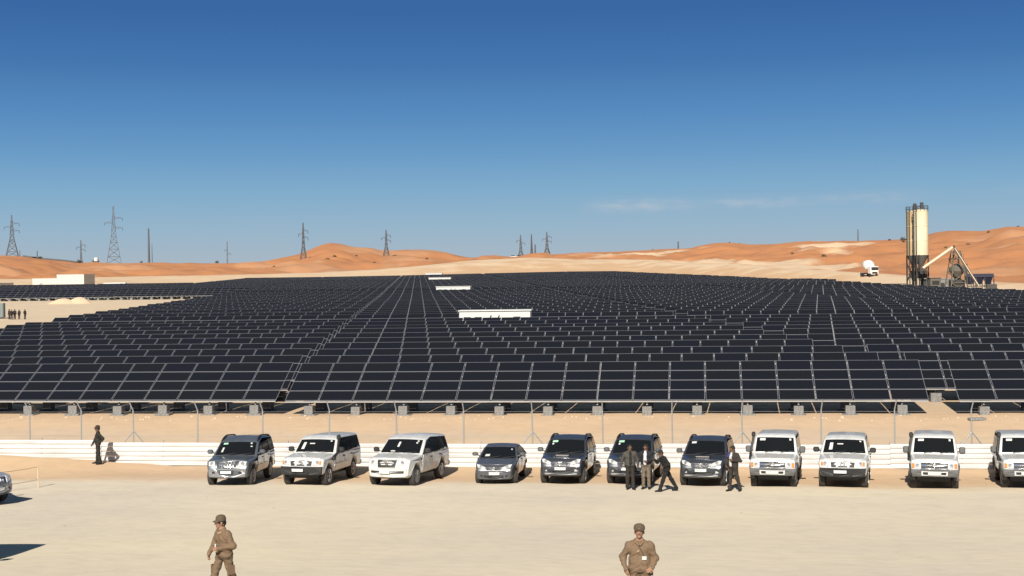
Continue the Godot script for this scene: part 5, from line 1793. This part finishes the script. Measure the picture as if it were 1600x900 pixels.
# cars too far off to show more than body, cabin and wheels
func far_car(col: float, depth: float, turn: float, m: Material, label: String, group: String):
	var t := thing("far_car", label, "car", spot(col, depth, 440), turn, group)
	var st := S()
	box(st, Vector3(0, 0.8, 0), Vector3(1.8, 0.75, 4.5), 0.15)
	put("body", st, m, t)
	var s2 := S()
	box(s2, Vector3(0, 1.45, -0.5), Vector3(1.55, 0.66, 2.8), 0.16)
	put("cabin", s2, mats.glass, t)
	for x in [-0.8, 0.8]:
		for z in [-1.35, 1.4]:
			var w := S()
			lathe(w, Vector3(x - 0.12, 0.36, z), Vector3.RIGHT, [Vector2(0.01, 0), Vector2(0.36, 0.02), Vector2(0.36, 0.22), Vector2(0.01, 0.24)], 14)
			put("wheel", w, mats.tyre, t)

func build_far_cars():
	var dk := paint(0.03, 0.03, 0.035, 0.4, 0.0, 0.5)
	var wh := paint(0.6, 0.6, 0.58, 0.4)
	for i in 4:
		far_car(84.0 + 6.3 * i, 520.0 + i, 0.3, dk if i != 1 else wh, "tiny parked car before the cream flat-roofed block", "far cars by the block")
	far_car(803.0, 1090.0, 1.2, wh, "tiny white vehicle on the crest of the pale bank by the pylons", "far white vehicles")
	far_car(812.0, 1085.0, 1.2, wh, "tiny white vehicle on the crest of the pale bank by the pylons", "far white vehicles")

# ---------------------------------------------------------------- people
# tapered capsules [a, b, ra, rb, colour index] blended on a grid and meshed as surface nets
var pv := PackedVector3Array()
var pnv := PackedVector3Array()
var pc := PackedColorArray()
var pi := PackedInt32Array()
var plab := PackedByteArray()

func nets(bones: Array, cell: float, k: float, palette: Array):
	var lo := Vector3.ONE * 1e6
	var hi := Vector3.ONE * -1e6
	for b in bones:
		var r: float = maxf(b[2], b[3]) + cell * 3.0
		for e in 2:
			lo = lo.min(b[e] - Vector3.ONE * r)
			hi = hi.max(b[e] + Vector3.ONE * r)
	var nx := int((hi.x - lo.x) / cell) + 2
	var ny := int((hi.y - lo.y) / cell) + 2
	var nz := int((hi.z - lo.z) / cell) + 2
	var f := PackedFloat32Array()
	f.resize(nx * ny * nz)
	f.fill(1.0)
	var near := PackedFloat32Array()
	near.resize(f.size())
	near.fill(10.0)
	var lab := PackedByteArray()
	lab.resize(f.size())
	for b in bones:
		var a: Vector3 = b[0]
		var ab: Vector3 = b[1] - a
		var l2 := maxf(ab.length_squared(), 1e-9)
		var ra: float = b[2]
		var rb: float = b[3]
		var m: float = maxf(ra, rb) + k + cell * 2.0
		var p0: Vector3 = (a.min(b[1]) - Vector3.ONE * m - lo) / cell
		var p1: Vector3 = (a.max(b[1]) + Vector3.ONE * m - lo) / cell
		for z in range(maxi(0, int(p0.z)), mini(nz, int(p1.z) + 2)):
			for y in range(maxi(0, int(p0.y)), mini(ny, int(p1.y) + 2)):
				var base := (z * ny + y) * nx
				for x in range(maxi(0, int(p0.x)), mini(nx, int(p1.x) + 2)):
					var p := lo + Vector3(x, y, z) * cell - a
					var t := clampf(p.dot(ab) / l2, 0.0, 1.0)
					var d := (p - ab * t).length() - lerpf(ra, rb, t)
					var i := base + x
					if d < near[i]:
						near[i] = d
						lab[i] = b[4]
					var o := f[i]
					var h := maxf(k - absf(o - d), 0.0) / k
					f[i] = minf(o, d) - h * h * k * 0.25
	var vid := {}
	var sy := nx
	var sz := nx * ny
	var first := pv.size()
	var corner := [0, 1, sy, sy + 1, sz, sz + 1, sz + sy, sz + sy + 1]
	var edges := [[0, 1], [2, 3], [4, 5], [6, 7], [0, 2], [1, 3], [4, 6], [5, 7], [0, 4], [1, 5], [2, 6], [3, 7]]
	var off := [Vector3(0, 0, 0), Vector3(1, 0, 0), Vector3(0, 1, 0), Vector3(1, 1, 0), Vector3(0, 0, 1), Vector3(1, 0, 1), Vector3(0, 1, 1), Vector3(1, 1, 1)]
	for z in nz - 1:
		for y in ny - 1:
			var base := (z * ny + y) * nx
			for x in nx - 1:
				var i := base + x
				var v0 := f[i]
				if v0 > cell * 2.0 or v0 < -cell * 2.0: continue
				var inside := 0
				for q in corner:
					if f[i + q] < 0.0: inside += 1
				if inside == 0 or inside == 8: continue
				var s := Vector3.ZERO
				var n := 0
				for e in edges:
					var fa := f[i + corner[e[0]]]
					var fb := f[i + corner[e[1]]]
					if (fa < 0.0) != (fb < 0.0):
						s += off[e[0]].lerp(off[e[1]], fa / (fa - fb))
						n += 1
				s /= n
				var best := 0
				var bd := 1e9
				for q in corner:
					var w: float = near[i + q]
					if w < bd:
						bd = w
						best = lab[i + q]
				vid[i] = pv.size()
				pv.append(lo + (Vector3(x, y, z) + s) * cell)
				pnv.append(Vector3.ZERO)
				pc.append(palette[best])
				plab.append(best)
	for i in vid:
		var inside := f[i] < 0.0
		for ax in 3:
			var da: int = [1, sy, sz][ax]
			if (f[i + da] < 0.0) == inside: continue
			var d1: int = [sy, sz, 1][ax]
			var d2: int = [sz, 1, sy][ax]
			if not (vid.has(i - d1) and vid.has(i - d2) and vid.has(i - d1 - d2)): continue
			var a: int = vid[i]
			var b: int = vid[i - d1]
			var c: int = vid[i - d1 - d2]
			var d: int = vid[i - d2]
			if inside: pi.append_array([a, c, b, a, d, c])
			else: pi.append_array([a, b, c, a, c, d])

func finish_body() -> ArrayMesh:
	for k in range(0, pi.size(), 3):
		var n := (pv[pi[k + 2]] - pv[pi[k]]).cross(pv[pi[k + 1]] - pv[pi[k]])
		for e in 3: pnv[pi[k + e]] += n
	for k in pnv.size(): pnv[k] = pnv[k].normalized()
	# folds in the cloth
	var fold := FastNoiseLite.new()
	fold.seed = 77
	fold.frequency = 5.5
	fold.fractal_octaves = 3
	for k in pv.size():
		if plab[k] == 1 or plab[k] == 2:
			var p := pv[k]
			pv[k] = p + pnv[k] * 0.023 * fold.get_noise_3d(p.x * 0.9, p.y * 1.9 + absf(p.x) * 1.2, p.z * 0.9)
	for k in pnv.size(): pnv[k] = Vector3.ZERO
	for k in range(0, pi.size(), 3):
		var n := (pv[pi[k + 2]] - pv[pi[k]]).cross(pv[pi[k + 1]] - pv[pi[k]])
		for q in 3: pnv[pi[k + q]] += n
	for k in pnv.size(): pnv[k] = pnv[k].normalized()
	var arr := []
	arr.resize(Mesh.ARRAY_MAX)
	arr[Mesh.ARRAY_VERTEX] = pv
	arr[Mesh.ARRAY_NORMAL] = pnv
	arr[Mesh.ARRAY_COLOR] = pc
	arr[Mesh.ARRAY_INDEX] = pi
	var me := ArrayMesh.new()
	me.add_surface_from_arrays(Mesh.PRIMITIVE_TRIANGLES, arr)
	if not mats.has("figure"):
		var m := StandardMaterial3D.new()
		m.vertex_color_use_as_albedo = true
		m.roughness = 0.85
		mats.figure = m
	me.surface_set_material(0, mats.figure)
	return me

func hand_bones(w: Vector3, d: Vector3, palm: Vector3, side: float, curl: float) -> Array:
	# w wrist, d along the hand, palm the way the palm faces, side +1 puts the thumb along d x palm
	d = d.normalized()
	palm = (palm - d * palm.dot(d)).normalized()
	var x := d.cross(palm).normalized() * side
	var out := []
	for q in [-0.028, -0.009, 0.010, 0.028]:
		out.append([w + x * q * 0.7 + d * 0.015, w + x * q + d * 0.085, 0.016, 0.014, 0])
	var lens := [0.062, 0.078, 0.084, 0.074]
	var qs := [-0.030, -0.010, 0.011, 0.031]
	for i in 4:
		var p: Vector3 = w + x * qs[i] + d * 0.088
		var ang := curl * 0.5
		for s in 3:
			var dir := d * cos(ang) + palm * sin(ang)
			var q: Vector3 = p + dir * lens[i] * [0.45, 0.32, 0.25][s]
			out.append([p, q, 0.0095 - 0.0008 * s, 0.009 - 0.0008 * s, 0])
			p = q
			ang += curl
	var t0 := w + x * 0.030 + d * 0.025
	var t1 := t0 + (x * 0.8 + d * 0.7 + palm * 0.35).normalized() * 0.042
	var t2 := t1 + (x * 0.25 + d * 0.9 + palm * 0.5).normalized() * 0.034
	out.append([t0, t1, 0.013, 0.011, 0])
	out.append([t1, t2, 0.011, 0.009, 0])
	return out

# pose: joints in metres, the figure faces +z with its left hand at +x
func person(label: String, at: Vector3, turn: float, pose: Dictionary, colors: Array, cell: float, group = "", hat = "none") -> Node3D:
	var j := {hipL = Vector3(0.09, 0.93, 0), hipR = Vector3(-0.09, 0.93, 0), kneeL = Vector3(0.10, 0.50, 0.02), kneeR = Vector3(-0.10, 0.50, 0.02), ankL = Vector3(0.11, 0.085, -0.02), ankR = Vector3(-0.11, 0.085, -0.02), toeL = Vector3(0.14, 0.035, 0.16), toeR = Vector3(-0.14, 0.035, 0.16),
		waist = Vector3(0, 1.10, 0), chest = Vector3(0, 1.29, 0), neck = Vector3(0, 1.47, -0.01), head = Vector3(0, 1.625, 0.015), shL = Vector3(0.185, 1.42, 0), shR = Vector3(-0.185, 1.42, 0), elL = Vector3(0.25, 1.14, -0.03), elR = Vector3(-0.25, 1.14, -0.03), wrL = Vector3(0.25, 0.90, 0.05), wrR = Vector3(-0.25, 0.90, 0.05), look = Vector3(0, 0, 1), bulk = 1.0}
	j.merge(pose, true)
	var t := thing("person", label, "person", at, turn, group)
	pv = PackedVector3Array(); pnv = PackedVector3Array(); pc = PackedColorArray(); pi = PackedInt32Array(); plab = PackedByteArray()
	var B: float = j.bulk
	var bones := []
	# legs
	for s in ["L", "R"]:
		var hip: Vector3 = j["hip" + s]
		var kn: Vector3 = j["knee" + s]
		var an: Vector3 = j["ank" + s]
		var toe: Vector3 = j["toe" + s]
		bones.append([hip, kn, 0.098 * B, 0.074, 2])
		bones.append([kn, an + (kn - an) * 0.1, 0.074, 0.066, 2])
		bones.append([an + (kn - an) * 0.02, an, 0.05, 0.05, 3])
		bones.append([an - Vector3(0, 0.035, 0) - (toe - an).normalized() * 0.03, toe, 0.046, 0.040, 3])
	var pel: Vector3 = (j.hipL + j.hipR) * 0.5
	bones.append([j.hipL + Vector3(0, 0.02, 0), j.hipR + Vector3(0, 0.02, 0), 0.115 * B, 0.115 * B, 2])
	var wa: Vector3 = j.waist
	var ch: Vector3 = j.chest
	var out: Vector3 = (j.shL - j.shR).normalized()
	for q in [-0.065, 0.065]:
		bones.append([pel + Vector3(0, 0.06, 0) + out * q, wa + out * q * 0.9, 0.122 * B, 0.118 * B, 1])
		bones.append([wa + out * q * 0.9, ch + out * q * 1.25, 0.118 * B, 0.122 * B, 1])
	for q in ["shL", "shR"]:
		bones.append([j[q] - Vector3(0, 0.03, 0), j.neck - Vector3(0, 0.015, 0), 0.070 * B, 0.060, 1])
	for q in [-0.07, 0.07]:
		bones.append([pel + Vector3(0, 0.09, 0) + out * q, pel + Vector3(0, 0.14, 0) + out * q, 0.132 * B, 0.138 * B, 1])
	bones.append([ch, j.neck - Vector3(0, 0.03, 0), 0.12, 0.075, 1])
	bones.append([j.neck - Vector3(0, 0.04, 0), j.head - Vector3(0, 0.04, 0), 0.056, 0.055, 0])
	for s in ["L", "R"]:
		var sh: Vector3 = j["sh" + s]
		var el: Vector3 = j["el" + s]
		var wr: Vector3 = j["wr" + s]
		bones.append([sh - Vector3(0, 0.02, 0) - (sh - ch).slide(Vector3.UP) * 0.06, el, 0.074 * B, 0.060, 1])
		bones.append([el, wr, 0.058, 0.044, 1])
	if j.has("shirt"):                      # strip of shirt between open jacket fronts
		var fz: Vector3 = j.look.slide(Vector3.UP).normalized()
		bones.append([pel + Vector3(0, 0.10, 0) + fz * 0.10, ch + Vector3(0, 0.06, 0) + fz * 0.09, 0.058, 0.045, 5])
		bones.append([ch + Vector3(0, 0.06, 0) + fz * 0.09, j.neck + Vector3(0, 0.0, 0) + fz * 0.045, 0.045, 0.03, 5])
	nets(bones, cell, 0.045, colors)
	# hands
	for s in ["L", "R"]:
		var el: Vector3 = j["el" + s]
		var wr: Vector3 = j["wr" + s]
		var dir: Vector3 = j.get("hand" + s, (wr - el).normalized() + Vector3(0, 0, 0.1))
		var palm: Vector3 = j.get("palm" + s, Vector3(-1, 0, 0.3) if s == "L" else Vector3(1, 0, 0.3))
		nets(hand_bones(wr - dir.normalized() * 0.01, dir, palm, 1.0 if s == "L" else -1.0, j.get("curl", 0.45)), minf(cell * 0.45, 0.0065), 0.008, colors)
	# head
	var hd: Vector3 = j.head
	var lk: Vector3 = j.look.normalized()
	var sd := Vector3.UP.cross(lk).normalized()
	var up := lk.cross(sd).normalized()
	var H := func(x: float, y: float, z: float) -> Vector3: return hd + sd * x + up * y + lk * z
	var hb := [[H.call(0, 0.035, -0.02), H.call(0, 0.03, 0.015), 0.092, 0.086, 4 if hat != "bald" else 0], [H.call(0, -0.005, 0.03), H.call(0, -0.07, 0.045), 0.072, 0.050, 0], [H.call(0, -0.03, -0.01), H.call(0, 0.01, 0.05), 0.072, 0.066, 0],
		[H.call(0, 0.015, 0.095), H.call(0, -0.025, 0.118), 0.012, 0.017, 0], [H.call(-0.03, 0.03, 0.088), H.call(0.03, 0.03, 0.088), 0.014, 0.014, 6], [H.call(-0.032, 0.008, 0.092), H.call(-0.030, 0.008, 0.094), 0.011, 0.011, 6], [H.call(0.032, 0.008, 0.092), H.call(0.030, 0.008, 0.094), 0.011, 0.011, 6],
		[H.call(-0.022, -0.062, 0.088), H.call(0.022, -0.062, 0.088), 0.010, 0.010, 7], [H.call(0, -0.095, 0.065), H.call(0, -0.098, 0.07), 0.028, 0.026, 0], [H.call(0.082, 0.0, -0.005), H.call(0.088, -0.035, 0.0), 0.018, 0.014, 0], [H.call(-0.082, 0.0, -0.005), H.call(-0.088, -0.035, 0.0), 0.018, 0.014, 0], [H.call(0, -0.02, -0.06), H.call(0, -0.06, -0.045), 0.06, 0.05, 4 if hat != "bald" else 0]]
	nets(hb, minf(cell * 0.6, 0.010), 0.016, colors)
	node("body", finish_body(), t)
	if hat == "cap" or hat == "beret":
		var cm := paint(colors[8].r, colors[8].g, colors[8].b, 0.9)
		var st := S()
		var top: Vector3 = H.call(0, 0.056, -0.010)
		lathe(st, top, up, [Vector2(0.106, -0.02), Vector2(0.108, 0.02), Vector2(0.100, 0.055), Vector2(0.078, 0.083), Vector2(0.04, 0.097), Vector2(0.01, 0.10)], 20)
		var cap := put("cap", st, cm, t)
		var pk := S()
		var prev := []
		for k in 9:
			var a := lerpf(-1.05, 1.05, k / 8.0)
			var d0: Vector3 = lk * cos(a) + sd * sin(a)
			var reach := 0.062 * cos(a * 0.9) + 0.010
			var p: Vector3 = top + d0 * 0.100 + up * 0.0
			var q: Vector3 = top + d0 * 0.104 + lk * reach - up * 0.018 * (1.0 + absf(a))
			if k > 0:
				quadf(pk, prev[0], p, q, prev[1], up)
				quadf(pk, prev[0] - up * 0.006, p - up * 0.006, q - up * 0.006, prev[1] - up * 0.006, -up)
				quadf(pk, prev[1], q, q - up * 0.006, prev[1] - up * 0.006, lk)
			prev = [p, q]
		put("peak", pk, cm, cap)
	return t

func ring_belt(t: Node3D, at: Vector3, rx: float, rz: float, h: float, m: Material, called: String):
	var st := S()
	for k in 24:
		var a := TAU * k / 24.0
		var b := TAU * (k + 1) / 24.0
		var d0 := Vector3(cos(a) * rx, 0, sin(a) * rz)
		var d1 := Vector3(cos(b) * rx, 0, sin(b) * rz)
		var n := Vector3(cos((a + b) / 2), 0, sin((a + b) / 2))
		quadf(st, at + d0 + Vector3(0, -h, 0), at + d1 + Vector3(0, -h, 0), at + d1 + Vector3(0, h, 0), at + d0 + Vector3(0, h, 0), n)
		quadf(st, at + d0 * 0.9 + Vector3(0, h, 0), at + d1 * 0.9 + Vector3(0, h, 0), at + d1 + Vector3(0, h, 0), at + d0 + Vector3(0, h, 0), Vector3.UP)
	put(called, st, m, t)

func card(t: Node3D, at: Vector3, size: Vector3, m: Material, called: String, turn = 0.0):
	var st := S()
	box(st, at, size, 0.003, Basis(Vector3.UP, turn))
	put(called, st, m, t)

func build_people():
	var skin := Color(0.27, 0.150, 0.098)
	var skin2 := Color(0.13, 0.072, 0.046)
	var hair := Color(0.012, 0.010, 0.009)
	var eye := Color(0.02, 0.013, 0.01)
	var lip := Color(0.17, 0.06, 0.045)
	var black := Color(0.007, 0.0065, 0.006)
	var tan := Color(0.148, 0.098, 0.058)
	var tan2 := Color(0.136, 0.089, 0.053)
	var capc := Color(0.085, 0.060, 0.037)
	# skin, top, trousers, shoes, hair, shirt, eyes, lips, hat
	var guard := [skin, tan, tan2, black, hair, tan, eye, lip, capc]
	# guard walking across the yard
	var p1 := spot(349, 28.9, 805)
	var g1 := person("guard in brown uniform and cap striding left across the empty yard", p1, deg_to_rad(-52), {bulk = 0.97,
		hipL = Vector3(0.09, 0.93, -0.02), hipR = Vector3(-0.09, 0.94, 0.03), kneeL = Vector3(0.10, 0.53, -0.10), ankL = Vector3(0.11, 0.16, -0.40), toeL = Vector3(0.12, 0.045, -0.24), kneeR = Vector3(-0.10, 0.50, 0.20), ankR = Vector3(-0.10, 0.085, 0.24), toeR = Vector3(-0.12, 0.05, 0.43),
		chest = Vector3(0, 1.30, 0.02), neck = Vector3(0, 1.48, 0.04), head = Vector3(0, 1.63, 0.075), shL = Vector3(0.19, 1.42, 0.02), shR = Vector3(-0.19, 1.42, 0.03), elL = Vector3(0.29, 1.16, -0.06), wrL = Vector3(0.13, 1.12, 0.19), handL = Vector3(-0.6, -0.1, 0.8), palmL = Vector3(-0.6, 0, -0.5), elR = Vector3(-0.25, 1.16, 0.10), wrR = Vector3(-0.13, 0.98, 0.28), handR = Vector3(0.5, -0.5, 0.5), palmR = Vector3(0.6, 0, -0.6), look = Vector3(-0.25, -0.06, 1), curl = 0.6}, guard, 0.013, "", "cap")
	ring_belt(g1, Vector3(0, 0.925, 0.0), 0.205, 0.142, 0.022, paint(0.05, 0.035, 0.02, 0.6), "belt")
	card(g1, Vector3(-0.05, 1.15, 0.175), Vector3(0.055, 0.08, 0.006), mats.card, "badge", 0.1)
	card(g1, Vector3(0.195, 0.66, -0.05), Vector3(0.03, 0.19, 0.16), paint(0.145, 0.092, 0.053, 0.9), "cargo_pocket")
	card(g1, Vector3(-0.19, 0.66, 0.13), Vector3(0.03, 0.19, 0.16), paint(0.145, 0.092, 0.053, 0.9), "cargo_pocket")
	var cl := S()
	tube(cl, Vector3(-0.07, 1.455, 0.06), Vector3(-0.01, 1.40, 0.135), 0.022, 0.016, 8)
	tube(cl, Vector3(0.07, 1.465, 0.06), Vector3(0.01, 1.40, 0.135), 0.022, 0.016, 8)
	put("collar", cl, paint(0.30, 0.21, 0.13, 0.9), g1)
	# guard facing the camera, hands at his belt
	var p2 := spot(999, 26.6, 817)
	var g2 := person("guard in brown uniform and cap facing us, hands on belt, white badge", p2, deg_to_rad(-4), {bulk = 1.03,
		kneeL = Vector3(0.14, 0.50, 0.03), kneeR = Vector3(-0.13, 0.50, 0.03), ankL = Vector3(0.18, 0.085, -0.02), ankR = Vector3(-0.17, 0.085, -0.02), toeL = Vector3(0.22, 0.035, 0.16), toeR = Vector3(-0.21, 0.035, 0.16),
		shL = Vector3(0.195, 1.40, 0), shR = Vector3(-0.195, 1.41, 0), elL = Vector3(0.30, 1.13, -0.03), wrL = Vector3(0.235, 0.98, 0.13), handL = Vector3(-0.75, -0.45, 0.25), palmL = Vector3(-0.2, -0.2, -1.0), elR = Vector3(-0.325, 1.15, -0.03), wrR = Vector3(-0.265, 0.96, 0.09), handR = Vector3(0.25, -0.9, 0.2), palmR = Vector3(0.6, 0, -0.7), head = Vector3(0, 1.645, 0.02), look = Vector3(-0.08, 0.14, 1), curl = 0.55}, guard, 0.013, "", "cap")
	ring_belt(g2, Vector3(0, 0.925, 0.0), 0.212, 0.148, 0.022, paint(0.09, 0.055, 0.03, 0.6), "belt")
	card(g2, Vector3(0.085, 1.17, 0.158), Vector3(0.085, 0.07, 0.006), mats.card, "badge", 0.15)
	card(g2, Vector3(-0.03, 1.30, 0.155), Vector3(0.045, 0.045, 0.012), paint(0.27, 0.19, 0.11, 0.7), "emblem")
	for q in [-0.22, 0.225]:
		card(g2, Vector3(q, 0.90, 0.02), Vector3(0.05, 0.15, 0.12), paint(0.02, 0.018, 0.015, 0.6), "pouch")
	var ly := S()
	tube(ly, Vector3(-0.07, 1.46, 0.055), Vector3(0.02, 1.33, 0.150), 0.006, 0.006, 5)
	tube(ly, Vector3(0.02, 1.33, 0.150), Vector3(0.085, 1.205, 0.160), 0.006, 0.006, 5)
	put("lanyard", ly, paint(0.04, 0.03, 0.02, 0.8), g2)
	var cl2 := S()
	tube(cl2, Vector3(-0.075, 1.465, 0.05), Vector3(-0.012, 1.40, 0.125), 0.022, 0.016, 8)
	tube(cl2, Vector3(0.075, 1.465, 0.05), Vector3(0.012, 1.40, 0.125), 0.022, 0.016, 8)
	put("collar", cl2, paint(0.18, 0.115, 0.065, 0.9), g2)
	# soldier at the barrier
	var olive := Color(0.013, 0.015, 0.008)
	var p3 := spot(153, 64.15, 731)
	person("soldier in dark green uniform standing before the white barrier, his shadow on it", p3, deg_to_rad(-72), {kneeL = Vector3(0.11, 0.5, -0.02), ankL = Vector3(0.12, 0.085, -0.09), toeL = Vector3(0.13, 0.035, 0.09), ankR = Vector3(-0.11, 0.085, 0.06), toeR = Vector3(-0.13, 0.035, 0.24),
		elL = Vector3(0.29, 1.17, -0.22), wrL = Vector3(0.22, 0.98, -0.05), elR = Vector3(-0.22, 1.13, 0.10), wrR = Vector3(-0.20, 0.92, 0.22), look = Vector3(-0.1, 0, 1)}, [skin2, olive, olive, black, hair, olive, eye, lip, Color(0.030, 0.026, 0.016)], 0.018, "", "beret")
	# men by the navy cars
	var suit := Color(0.055, 0.050, 0.042)
	var p4 := spot(985, 54.55, 760)
	person("man in open grey jacket over black shirt standing at the navy car's bonnet", p4, deg_to_rad(4), {shirt = true, elL = Vector3(0.30, 1.17, -0.04), wrL = Vector3(0.31, 0.95, 0.02), elR = Vector3(-0.30, 1.17, -0.04), wrR = Vector3(-0.33, 0.95, 0.0), ankL = Vector3(0.10, 0.085, 0.10), toeL = Vector3(0.14, 0.035, 0.28)}, [skin2, suit, Color(0.020, 0.016, 0.012), black, hair, Color(0.007, 0.010, 0.010), eye, lip, hair], 0.018)
	var p5 := spot(1010, 54.6, 760)
	person("man in dark jacket, white shirt and tan trousers beside the man in grey", p5, deg_to_rad(-14), {shirt = true, elL = Vector3(0.27, 1.14, -0.02), wrL = Vector3(0.10, 1.10, 0.20), handL = Vector3(-1, 0.1, 0.2), palmL = Vector3(0, 0, -1), elR = Vector3(-0.28, 1.14, 0), wrR = Vector3(-0.30, 0.92, 0.05), look = Vector3(-0.15, -0.1, 1)}, [skin2, Color(0.011, 0.010, 0.013), Color(0.13, 0.105, 0.078), black, hair, Color(0.55, 0.55, 0.55), eye, lip, hair], 0.018)
	var p6 := spot(1042, 53.9, 763)
	person("man in black striding with a wide step past the navy car", p6, deg_to_rad(-80), {hipL = Vector3(0.09, 0.86, 0), hipR = Vector3(-0.09, 0.86, 0), kneeL = Vector3(0.10, 0.46, 0.17), ankL = Vector3(0.10, 0.085, 0.30), toeL = Vector3(0.10, 0.035, 0.47), kneeR = Vector3(-0.10, 0.48, -0.20), ankR = Vector3(-0.10, 0.10, -0.42), toeR = Vector3(-0.10, 0.035, -0.27), waist = Vector3(0, 1.02, 0.04), chest = Vector3(0, 1.19, 0.10), neck = Vector3(0, 1.35, 0.17), head = Vector3(0, 1.48, 0.23), shL = Vector3(0.18, 1.31, 0.13), shR = Vector3(-0.18, 1.31, 0.13), elL = Vector3(0.24, 1.08, -0.02), wrL = Vector3(0.20, 0.98, 0.17), elR = Vector3(-0.22, 1.10, 0.30), wrR = Vector3(-0.12, 1.22, 0.42), look = Vector3(0, -0.25, 1)}, [skin2, black, black, black, hair, black, eye, lip, hair], 0.018)
	var p7 := spot(1146, 53.9, 763)
	var m4 := person("man in dark grey suit leaning by the navy car's headlight, hand at chest", p7, deg_to_rad(-38), {shirt = true, kneeL = Vector3(0.15, 0.5, -0.05), ankL = Vector3(0.22, 0.085, -0.16), toeL = Vector3(0.27, 0.035, 0.02), ankR = Vector3(-0.12, 0.085, 0.06), toeR = Vector3(-0.15, 0.035, 0.24), elL = Vector3(0.32, 1.18, -0.02), wrL = Vector3(0.12, 1.20, 0.21), handL = Vector3(-0.8, 0.3, 0.2), palmL = Vector3(0, 0, -1), elR = Vector3(-0.26, 1.14, 0.08), wrR = Vector3(-0.16, 1.0, 0.24), look = Vector3(-0.35, -0.1, 1)}, [skin2, Color(0.024, 0.021, 0.018), Color(0.026, 0.022, 0.018), black, hair, Color(0.45, 0.44, 0.42), eye, lip, hair], 0.018)
	var sc := S()
	tube(sc, Vector3(-0.10, 1.47, 0.04), Vector3(-0.17, 1.30, 0.12), 0.05, 0.045, 8)
	put("blue_scarf", sc, paint(0.02, 0.03, 0.16, 0.9), m4)
	# the far group by the container
	var far := [[14.5, 243, -30.0], [18.0, 240, 35.0], [23.0, 241, 10.0], [30.0, 242, -10.0], [39.0, 241, 60.0]]
	var first: Node3D = null
	for i in far.size():
		var q = far[i]
		var at := spot(q[0], q[1], 497)
		var lb := "far dark-clothed man in the group standing on sand beside the container"
		if first == null:
			first = person(lb, at, deg_to_rad(q[2]), {}, [skin2, Color(0.02, 0.015, 0.012), Color(0.02, 0.015, 0.012), black, hair, black, eye, lip, hair], 0.03, "far men standing in a group")
		else:
			var o: Node3D = first.duplicate()
			o.name = numbered("person")
			add_child(o)
			o.position = at
			o.rotation.y = deg_to_rad(q[2])
			o.scale = Vector3.ONE * (0.96 + 0.03 * (i % 3))

func _ready():
	rng.seed = 11
	noise.seed = 5
	noise.frequency = 0.012
	noise.fractal_octaves = 4
	noise2.seed = 9
	noise2.frequency = 0.03
	noise2.fractal_octaves = 4
	# camera
	var cam := Camera3D.new()
	cam.name = "camera"
	add_child(cam)
	cam.position = Vector3(0, EYE, 0)
	cam.rotation = Vector3(-atan((450.0 - HORIZON) / F), 0, -ROLL)
	cam.fov = rad_to_deg(2.0 * atan(450.0 / F))
	cam.near = 0.5
	cam.far = 9000.0
	cam.current = true
	# sky and exposure
	var we := WorldEnvironment.new()
	we.name = "environment"
	var env := Environment.new()
	env.background_mode = Environment.BG_SKY
	env.sky = build_sky()
	env.tonemap_mode = Environment.TONE_MAPPER_LINEAR
	env.tonemap_exposure = 1.5
	env.sdfgi_enabled = true
	env.ssao_enabled = true
	env.ssil_enabled = true
	we.environment = env
	add_child(we)
	# the sun stands behind the camera, a little to its left
	var sun := DirectionalLight3D.new()
	sun.name = "sun"
	add_child(sun)
	var el := deg_to_rad(36.0)
	var az := deg_to_rad(12.0)
	sun.look_at_from_position(Vector3.ZERO, Vector3(sin(az) * cos(el), -sin(el), -cos(az) * cos(el)))
	sun.light_energy = 1.55
	sun.light_angular_distance = 0.5
	sun.light_color = Color(1.0, 0.972, 0.925)
	sun.shadow_enabled = true
	build_materials()
	build_ground()
	build_field()
	build_barrier()
	build_wire_fence()
	build_rope_barrier()
	build_rubble()
	build_stations()
	build_buildings()
	build_pylons()
	build_shrubs()
	build_plant()
	build_mixer_truck()
	build_cars()
	build_far_cars()
	build_people()
